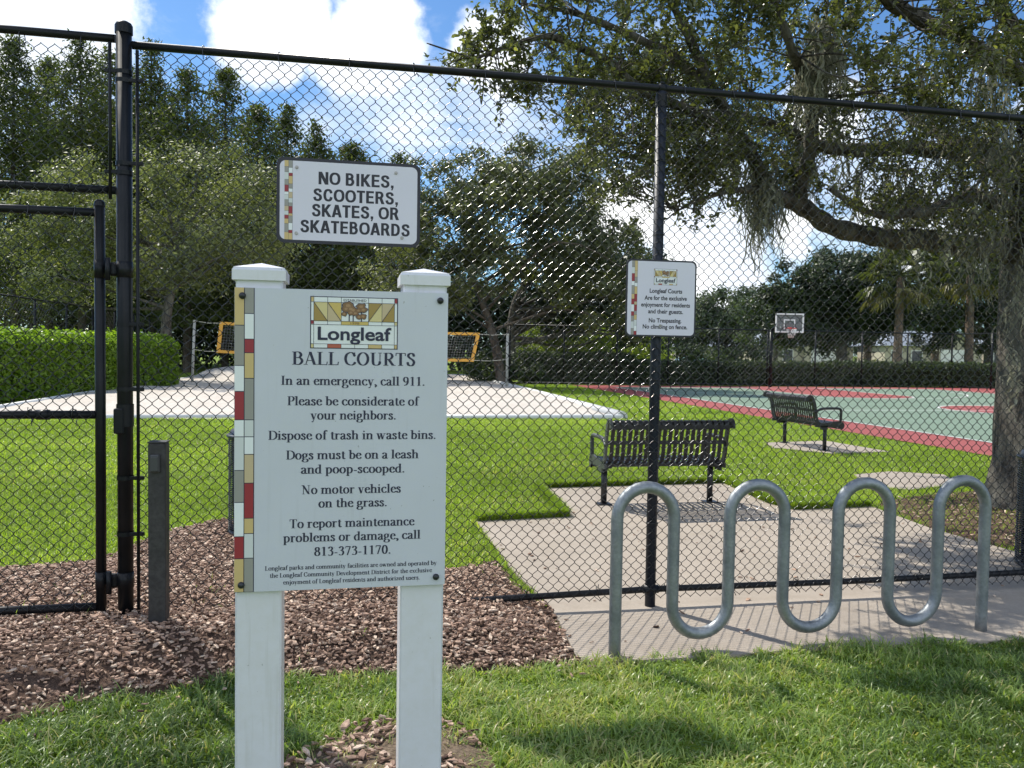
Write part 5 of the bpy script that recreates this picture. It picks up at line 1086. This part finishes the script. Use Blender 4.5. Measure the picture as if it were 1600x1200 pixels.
# hedges
def hedge(name, lab, P0, P1, wd, h, dens, ls, leaf, seed, group=None, rnd=.25):
    P0 = np.array(P0, float); P1 = np.array(P1, float); L = np.linalg.norm(P1 - P0); d = (P1 - P0) / L; nn = np.array([-d[1], d[0]]); r = np.random.default_rng(seed)
    t = thing(name, lab, 'hedge', W(*((P0 + P1) / 2), 0), A, group); n = int((L * h * 2 + L * wd + wd * h * 2) * dens)
    a = r.uniform(-L / 2, L / 2, n); b = r.uniform(-wd / 2, wd / 2, n); zz = h * (1 - (1 - r.random(n)) ** 1.25); f = r.random(n); tot = 2 * h + wd
    bump = .14 * (vnoise(a, zz + b, 1.8, seed) - .5) + .12 * (vnoise(a, zz + b, 5, seed + 1) - .5) + r.normal(0, .045, n)
    onside = f < 2 * h / tot; b = np.where(onside, np.where(r.random(n) < .5, -1, 1) * (wd / 2 + bump), b); zz = np.where(onside, zz, h + bump)
    ends = r.random(n) < (2 * wd * h) / (2 * L * h + L * wd + 2 * wd * h); a = np.where(ends, np.where(r.random(n) < .5, -1, 1) * (L / 2 + bump), a); b = np.where(ends, r.uniform(-wd / 2, wd / 2, n), b); zz = np.where(ends, h * r.random(n), zz)
    sh = (r.random(n) < .05) & ~onside & ~ends; zz = np.where(sh, zz + r.exponential(.05, n), zz)
    k_ = np.clip((zz - h + rnd) / rnd, 0, 1); b *= 1 - .18 * k_ ** 2
    nv = np.stack([np.where(ends, np.sign(a), 0), np.where(onside & ~ends, np.sign(b), 0), np.where(~onside & ~ends, 1, .25)], 1)
    C = np.stack([a, b, zz], 1); ok = zz > .02; C, nv = C[ok], nv[ok]; n = len(C); c, s = d[0], d[1]; Rm = np.array([[c, -s, 0], [s, c, 0], [0, 0, 1]])
    V, F, k = leaf_quads(C @ Rm.T, (nv + r.normal(size=(n, 3)) * .8) @ Rm.T, ls * r.uniform(.6, 1.4, n), .55, r)
    link('foliage', fast_mesh('foliage', V, F, np.repeat(np.clip(r.normal(.5, .2, n), 0, 1), k)), leaf, t)
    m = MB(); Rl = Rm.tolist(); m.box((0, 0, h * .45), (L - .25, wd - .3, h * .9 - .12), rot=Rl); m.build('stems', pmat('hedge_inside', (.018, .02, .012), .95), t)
hp0, hp1 = guv(-80, 633), guv(272, 604)
hedge('box_hedge', 'clipped bright green box hedge beside the sand court', (hp0[0] - 1.1, hp0[1] - 1), (hp1[0] - .9, hp1[1]), 2.2, 1.72, 900, .062, HEDGEL, 401)
hedge('hedge', 'dark clipped hedge behind the courts sign post', (6.3, 33.2), (11.4, 33.2), 1.5, 1.35, 420, .07, HEDGED, 402, 'hedges behind the courts')
hedge('hedge', 'long grey green hedge behind the basketball hoop', (11.5, 32.7), (21.4, 32.7), 1.5, 1.05, 420, .065, HEDGED, 403, 'hedges behind the courts')
hedge('hedge', 'right end of the hedge row next to the big oak trunk', (21.5, 32.6), (33, 31.2), 1.6, 1.12, 380, .07, HEDGED, 404, 'hedges behind the courts')
tb_ = W(5.2, 32.5, 0); bt = thing('bush', 'rounded dark bush at the left end of the courts hedge', 'bush', tb_, 0); blob_tree(bt, [(-.6, 0, .75, 1.3, 1.2, .8), (.8, .2, .7, 1.2, 1.1, .75)], 9000, .065, HEDGED, OAKBARK, 405, [(0, 0, 0), (0, 0, .4), (.1, 0, .7)], .05, nclump=60)

# houses and cars past the hedge
HW = pmat('cream_siding', (.42, .38, .29), .8, var=(1.5, (.36, .33, .25), .5)); HRF = pmat('grey_shingle', (.20, .23, .27), .85, var=(6, (.15, .17, .2), .6)); HTR = pmat('white_trim', (.7, .7, .68), .6); WIN = pmat('dark_pane', (.03, .035, .045), .12); GAR = pmat('garage_white', (.68, .68, .66), .5)
def house(lab, px, dd, wd, hw, hr, dp, rot, gable=True):
    base = at_ground(px, dd); t = thing('house', lab, 'house', base, rot, 'houses beyond the hedge')
    m = MB(); m.box((0, 0, hw / 2), (wd, dp, hw)); m.prism([(-wd * .22 + wd * .2, hw + .02), (wd * .22 + wd * .2, hw + .02), (wd * .2, hw + hr * .95)], -dp / 2 - .6, -dp / 2 + 2); m.box((wd * .2, -dp / 2 - .3, hw / 2), (wd * .44, .6, hw - .01)); m.build('wall', HW, t)
    m = MB(); o = .45; m.put([(-wd / 2 - o, -dp / 2 - o, hw), (wd / 2 + o, -dp / 2 - o, hw), (wd / 2 + o, dp / 2 + o, hw), (-wd / 2 - o, dp / 2 + o, hw), (-wd / 2 + dp * .3, 0, hw + hr), (wd / 2 - dp * .3, 0, hw + hr)], [(0, 1, 5, 4), (1, 2, 5), (2, 3, 4, 5), (3, 0, 4), (3, 2, 1, 0)])
    g0, g1 = wd * .2 - wd * .26, wd * .2 + wd * .26
    for s, e in ((g0, g1), (g1, g0)): m.put([(s, -dp / 2 - 1, hw - .1), (wd * .2, -dp / 2 - 1, hw + hr * .98), (wd * .2, 0, hw + hr * .98), (s, 0, hw - .1), (s, -dp / 2 - 1, hw - .25), (wd * .2, -dp / 2 - 1, hw + hr * .98 - .15)], [(0, 1, 2, 3), (4, 5, 1, 0)])
    m.build('roof', HRF, t)
    for x in (-wd * .38, -wd * .17): m = MB(); m.box((x, -dp / 2 - .04, hw * .56), (1.2, .1, 1.4)); f_ = m.build('window', HTR, t); m = MB(); m.box((x, -dp / 2 - .1, hw * .56), (1.0, .05, 1.2)); m.build('pane', WIN, f_)
    m = MB(); m.box((wd * .2, -dp / 2 - .63, 1.15), (wd * .3, .08, 2.2)); m.build('garage_door', GAR, t)
house('cream house with a grey gabled roof behind the hoop', 1238, 98, 11, 2.5, 1.8, 8, 0); house('pale house with a white garage seen between the palms', 1432, 92, 10, 2.6, 1.7, 8, -.05); house('low cream house under the distant trees', 1120, 108, 10, 2.3, 1.4, 8, .1); house('pale house at the right behind the oak trunk', 1580, 95, 10, 2.6, 1.6, 8, 0)
def car(lab, px, dd, col, rot):
    base = at_ground(px, dd); t = thing('parked_car', lab, 'car', base, rot, 'cars parked past the hedge'); pt = pmat('car_paint', col, .25, coat=.6)
    m = MB(); body = [(-2.2, .35), (2.2, .35), (2.25, .7), (2.1, .88), (1.1, .98), (.55, 1.42), (-1.1, 1.46), (-1.9, 1.0), (-2.2, .92), (-2.28, .6)]; m.prism(body, -.86, .86); m.build('body', pt, t)
    m = MB(); m.prism([(1.0, .99), (.5, 1.38), (-.2, 1.41), (-.2, 1.0)], -.875, .875); m.prism([(-.28, 1.0), (-.28, 1.41), (-1.05, 1.41), (-1.7, 1.02)], -.875, .875); m.build('window', WIN, t)
    for x in (-1.4, 1.4):
        for y in (-.8, .8): m = MB(); P = [(x, y - .1, .33), (x, y + .1, .33)]; m.tube(P, .33, 16); m.build('wheel', BLACK, t)
car('pale blue car parked under the distant trees', 1092, 84, (.42, .58, .66), .1); car('silver car parked beside the pale blue car', 1128, 88, (.5, .53, .56), .05); car('red car parked by the white garage', 1444, 128, (.5, .03, .04), .2)

# ------------------------------------------------------------------ the live oak at the right
ob = G(1618, 792); OD = ob[1]
oak = thing('live_oak', 'large live oak leaning over the fence with hanging moss at the right', 'tree', (ob[0], ob[1], 0))
loc = lambda px, py, d: AT(px, py, d) - np.array([ob[0], ob[1], 0])
TR = spline([(.02, 0, -.15), (0, 0, .25), (-.02, 0, 1.0), (0, .02, 1.9), (.0, .0, 2.7), (.08, .05, 3.6), (.2, .2, 4.8), (.35, .5, 6.3), (.4, .6, 7.6)], 8)
rt = np.interp(TR[:, 2], [-.15, .1, .5, 1.4, 2.6, 3.5, 5, 7.6], [.56, .48, .405, .375, .39, .30, .2, .06])
V, F = tube_geo(TR, rt, 40); an = np.tile(np.arange(40), len(TR)) * 2 * math.pi / 40; hz = np.repeat(TR[:, 2], 40); cen = np.repeat(TR, 40, 0)
k = 1 + .07 * np.sin(an * 5 + hz * .8) * np.exp(-hz / .8) + .10 * (vnoise(an * 2.0, hz, 1.3, 61) - .5) + .06 * (vnoise(an * 5, hz * 3, 1.2, 62) - .5); V = cen + (V - cen) * k[:, None]
LIMBS = [  # points (px, py, distance), start radius, end radius
    ([(1590, 402, OD), (1520, 388, OD - .1), (1440, 376, OD - .25), (1385, 372, OD - .35), (1310, 357, OD - .5), (1250, 325, OD - .65), (1203, 296, OD - .8), (1170, 240, OD - .9), (1150, 205, OD - 1.0), (1122, 150, OD - 1.15), (1090, 85, OD - 1.3), (1062, 20, OD - 1.4), (1030, -60, OD - 1.5)], .115, .026),
    ([(1600, 260, OD), (1540, 238, OD + .1), (1470, 234, OD + .1), (1380, 231, OD), (1285, 229, OD - .1), (1225, 200, OD - .2), (1160, 190, OD - .3), (1080, 200, OD - .4), (1000, 190, OD - .4)], .10, .02),
    ([(1600, 330, OD), (1520, 310, OD - .4), (1480, 322, OD - .7), (1420, 332, OD - .9), (1365, 334, OD - 1.0), (1300, 300, OD - 1.2)], .08, .02),
    ([(1600, 120, OD), (1500, 60, OD - .6), (1420, 20, OD - 1.0), (1330, -40, OD - 1.3), (1200, -90, OD - 1.6), (1050, -110, OD - 1.9)], .09, .03),
    ([(1250, 325, OD - .65), (1262, 230, OD - .9), (1268, 150, OD - 1.1), (1250, 100, OD - 1.3), (1225, 40, OD - 1.5), (1190, -30, OD - 1.6)], .07, .025),
    ([(1150, 205, OD - 1.0), (1100, 180, OD - 1.3), (1020, 150, OD - 1.6), (940, 90, OD - 1.8), (860, 60, OD - 1.9), (790, 75, OD - 2.0), (735, 105, OD - 2.1)], .05, .009),
    ([(1122, 150, OD - 1.15), (1050, 90, OD - 1.2), (960, 40, OD - 1.3), (880, 10, OD - 1.5), (810, 10, OD - 1.6)], .05, .01),
    ([(1170, 240, OD - .9), (1110, 260, OD - .7), (1040, 250, OD - .6), (980, 240, OD - .5), (930, 215, OD - .4), (890, 190, OD - .3)], .04, .008),
    ([(1203, 296, OD - .8), (1150, 300, OD - 1.1), (1100, 310, OD - 1.2), (1060, 330, OD - 1.3)], .035, .008),
    ([(1600, 60, OD + .2), (1560, 20, OD - .2), (1530, -80, OD - .6), (1450, -200, OD - 1), (1300, -300, OD - 1.3)], .085, .03),
    ([(1610, 250, OD), (1700, 180, OD - .6), (1800, 120, OD - 1.2), (1950, 80, OD - 1.6)], .13, .03),
    ([(1610, 200, OD), (1680, 120, OD + .8), (1740, 60, OD + 1.8), (1800, 40, OD + 3.0)], .13, .03),
    ([(1590, 300, OD), (1500, 230, OD + .9), (1400, 170, OD + 2.0), (1320, 120, OD + 3)], .10, .02),
]
paths = []; LP = []
for pts, r0, r1 in LIMBS:
    P = spline([loc(*p) for p in pts], 7); P += np.stack([vnoise(P[:, 2] * 3, P[:, 0] * 3, 1, s) - .5 for s in (71, 72, 73)], 1) * .07; paths.append((P, np.linspace(r0, r1, len(P)) * (1 + .12 * np.sin(np.arange(len(P)) * 1.7)))); LP.append(P)
LPa = np.concatenate(LP)
tV, tF, kk = [V], [np.array(F)], len(V)
for P, r_ in paths:
    v_, f_ = tube_geo(P, r_, 12); tV.append(v_); tF.append(np.array(f_) + kk); kk += len(v_)
link('trunk', fast_mesh('trunk', np.concatenate(tV), [np.concatenate(tF)]), OAKBARK, oak)
# where the leaf sprays hang: regions of the canopy, each with depth of its own
r = np.random.default_rng(77); CL_ = []
def region(poly, n, d0, d1):
    P = np.array(poly, float); lo, hi = P.min(0), P.max(0); c = 0
    while c < n:
        q = lo + r.random(2) * (hi - lo)
        if inpoly(np.array([q[0]]), np.array([q[1]]), poly)[0]: CL_.append(loc(q[0], q[1], r.uniform(d0, d1))); c += 1
region([(790, -120), (1640, -120), (1640, 120), (1200, 130), (1080, 160), (930, 130), (850, 110), (800, 60)], 200, OD - 2.4, OD + .4)
region([(870, 120), (1080, 130), (1190, 200), (1150, 290), (1110, 330), (1030, 300), (960, 300), (920, 220)], 80, OD - 2.0, OD - .2)
region([(1190, 110), (1640, 110), (1640, 370), (1480, 360), (1360, 330), (1230, 300), (1190, 250)], 105, OD - 1.6, OD + 1.0)
region([(700, 92), (790, 40), (860, 100), (830, 150), (770, 110)], 14, OD - 2.2, OD - 1.9)
region([(1350, 330), (1640, 300), (1640, 400), (1500, 360)], 30, OD - .5, OD + 1.5)
region([(640, -420), (1900, -420), (1900, -110), (760, -110)], 90, OD - 2.5, OD + 1.5)
region([(1640, -120), (2100, -100), (2100, 250), (1640, 350)], 110, OD - 2.0, OD + 2.0)
region([(1250, -250), (1800, -250), (1800, 250), (1350, 220)], 40, OD + 1, OD + 4.5)
region([(850, 40), (1150, 40), (1210, 250), (900, 270)], 45, OD - .3, OD + 1.2)
region([(1000, 40), (1250, 40), (1330, 260), (1050, 280)], 65, OD + 2.2, OD + 4.4)
Cc = np.array(CL_); nc = len(Cc); tw = []; LC = []; LN = []; ci = []
for i in range(nc):
    c = Cc[i]; j = int(np.argmin(np.linalg.norm(LPa - c, axis=1) + .25 * (LPa[:, 2] > c[2] + .5))); a = LPa[j]
    if np.linalg.norm(c - a) < 1.25: P = spline([a, (a + c) / 2 + r.normal(0, .13, 3), c], 5); tw.append((P, np.linspace(min(.013, .005 + .005 * np.linalg.norm(c - a)), .004, len(P))))
    out = (c - a) / (np.linalg.norm(c - a) + 1e-6)
    for s in range(r.integers(4, 7)):
        d = out * .45 + r.normal(size=3) * .75 + np.array([0, 0, -.05]); d /= np.linalg.norm(d); L = r.uniform(.16, .42); P = np.array([c, c + d * L * .5 + (0, 0, .02), c + d * L - (0, 0, .05 * L)]); tw.append((P, np.array([.0045, .003, .0018])))
        m = r.integers(19, 30); f = r.uniform(.15, 1.05, m); q = c + d * L * f[:, None] + r.normal(0, .025, (m, 3)); LC.append(q); LN.append(r.normal(size=(m, 3)) * .7 + np.array([0, 0, .7])); ci += [i] * m
LC = np.concatenate(LC); LN = np.concatenate(LN); n = len(LC); ci = np.array(ci)
V, F, k = leaf_quads(LC, LN, r.uniform(.016, .031, n), .48, r, True)
tn = np.clip(.42 + r.normal(0, .17, n) + .35 * (r.random(nc)[ci] - .5), 0, .95); tn = np.where(r.random(n) < .02, 1, tn)
link('crown', fast_mesh('crown', V, F, np.repeat(tn, k)), OAKLEAF, oak); twig_mesh('twigs', tw, OAKBARK, oak, 4)
# hanging moss
mv = []; mf = []; kk = 0; mt = []
for (px, py, d, n_, spx, Lm) in [(1190, 275, OD - .8, 150, 26, .62), (1283, 45, OD - 1.2, 130, 26, .6), (1300, 120, OD - 1.1, 90, 24, .45), (1262, 105, OD - 1.2, 60, 10, .4), (1340, 235, OD, 110, 45, .6), (1400, 235, OD, 110, 45, .75), (1250, 235, OD - .2, 70, 30, .5), (1450, 95, OD - .4, 110, 40, .7), (1550, 60, OD - .4, 130, 40, .9), (1560, 180, OD - .5, 140, 40, .9), (1500, 190, OD, 110, 40, .8), (1540, 320, OD - .4, 120, 40, .6), (1480, 330, OD - .7, 70, 40, .4), (1420, 335, OD - .9, 60, 40, .35), (1140, 215, OD - 1, 40, 20, .3), (1590, 420, OD - .5, 70, 25, .5), (1585, 560, OD - .45, 40, 20, .35)]:
    for _ in range(int(n_ * (1.5 if px < 1300 else .45))):
        p = loc(px + r.normal(0, spx * .5), py + r.normal(0, 14) + r.uniform(-10, 60 if px >= 1300 else 34), d + r.normal(0, .12)); L = Lm * r.uniform(.3, 1.15); m = 11; zz = np.linspace(0, 1, m); P = p + np.stack([np.cumsum(r.normal(0, .024, m)), np.cumsum(r.normal(0, .024, m)), -L * zz + r.normal(0, .012, m)], 1)
        a = r.uniform(0, math.pi); sd = np.array([math.cos(a), math.sin(a), 0]); w_ = (.006 + .009 * r.random(m)) * (1 - zz * .75); Vv = np.stack([P - sd * w_[:, None], P + sd * w_[:, None]], 1).reshape(-1, 3)
        mv.append(Vv); mf.append(np.array([(2 * i, 2 * i + 1, 2 * i + 3, 2 * i + 2) for i in range(m - 1)]) + kk); kk += 2 * m; mt += [r.random()] * (2 * m)
link('hanging_moss', fast_mesh('hanging_moss', np.concatenate(mv), [np.concatenate(mf)], np.array(mt)), MOSS, oak)
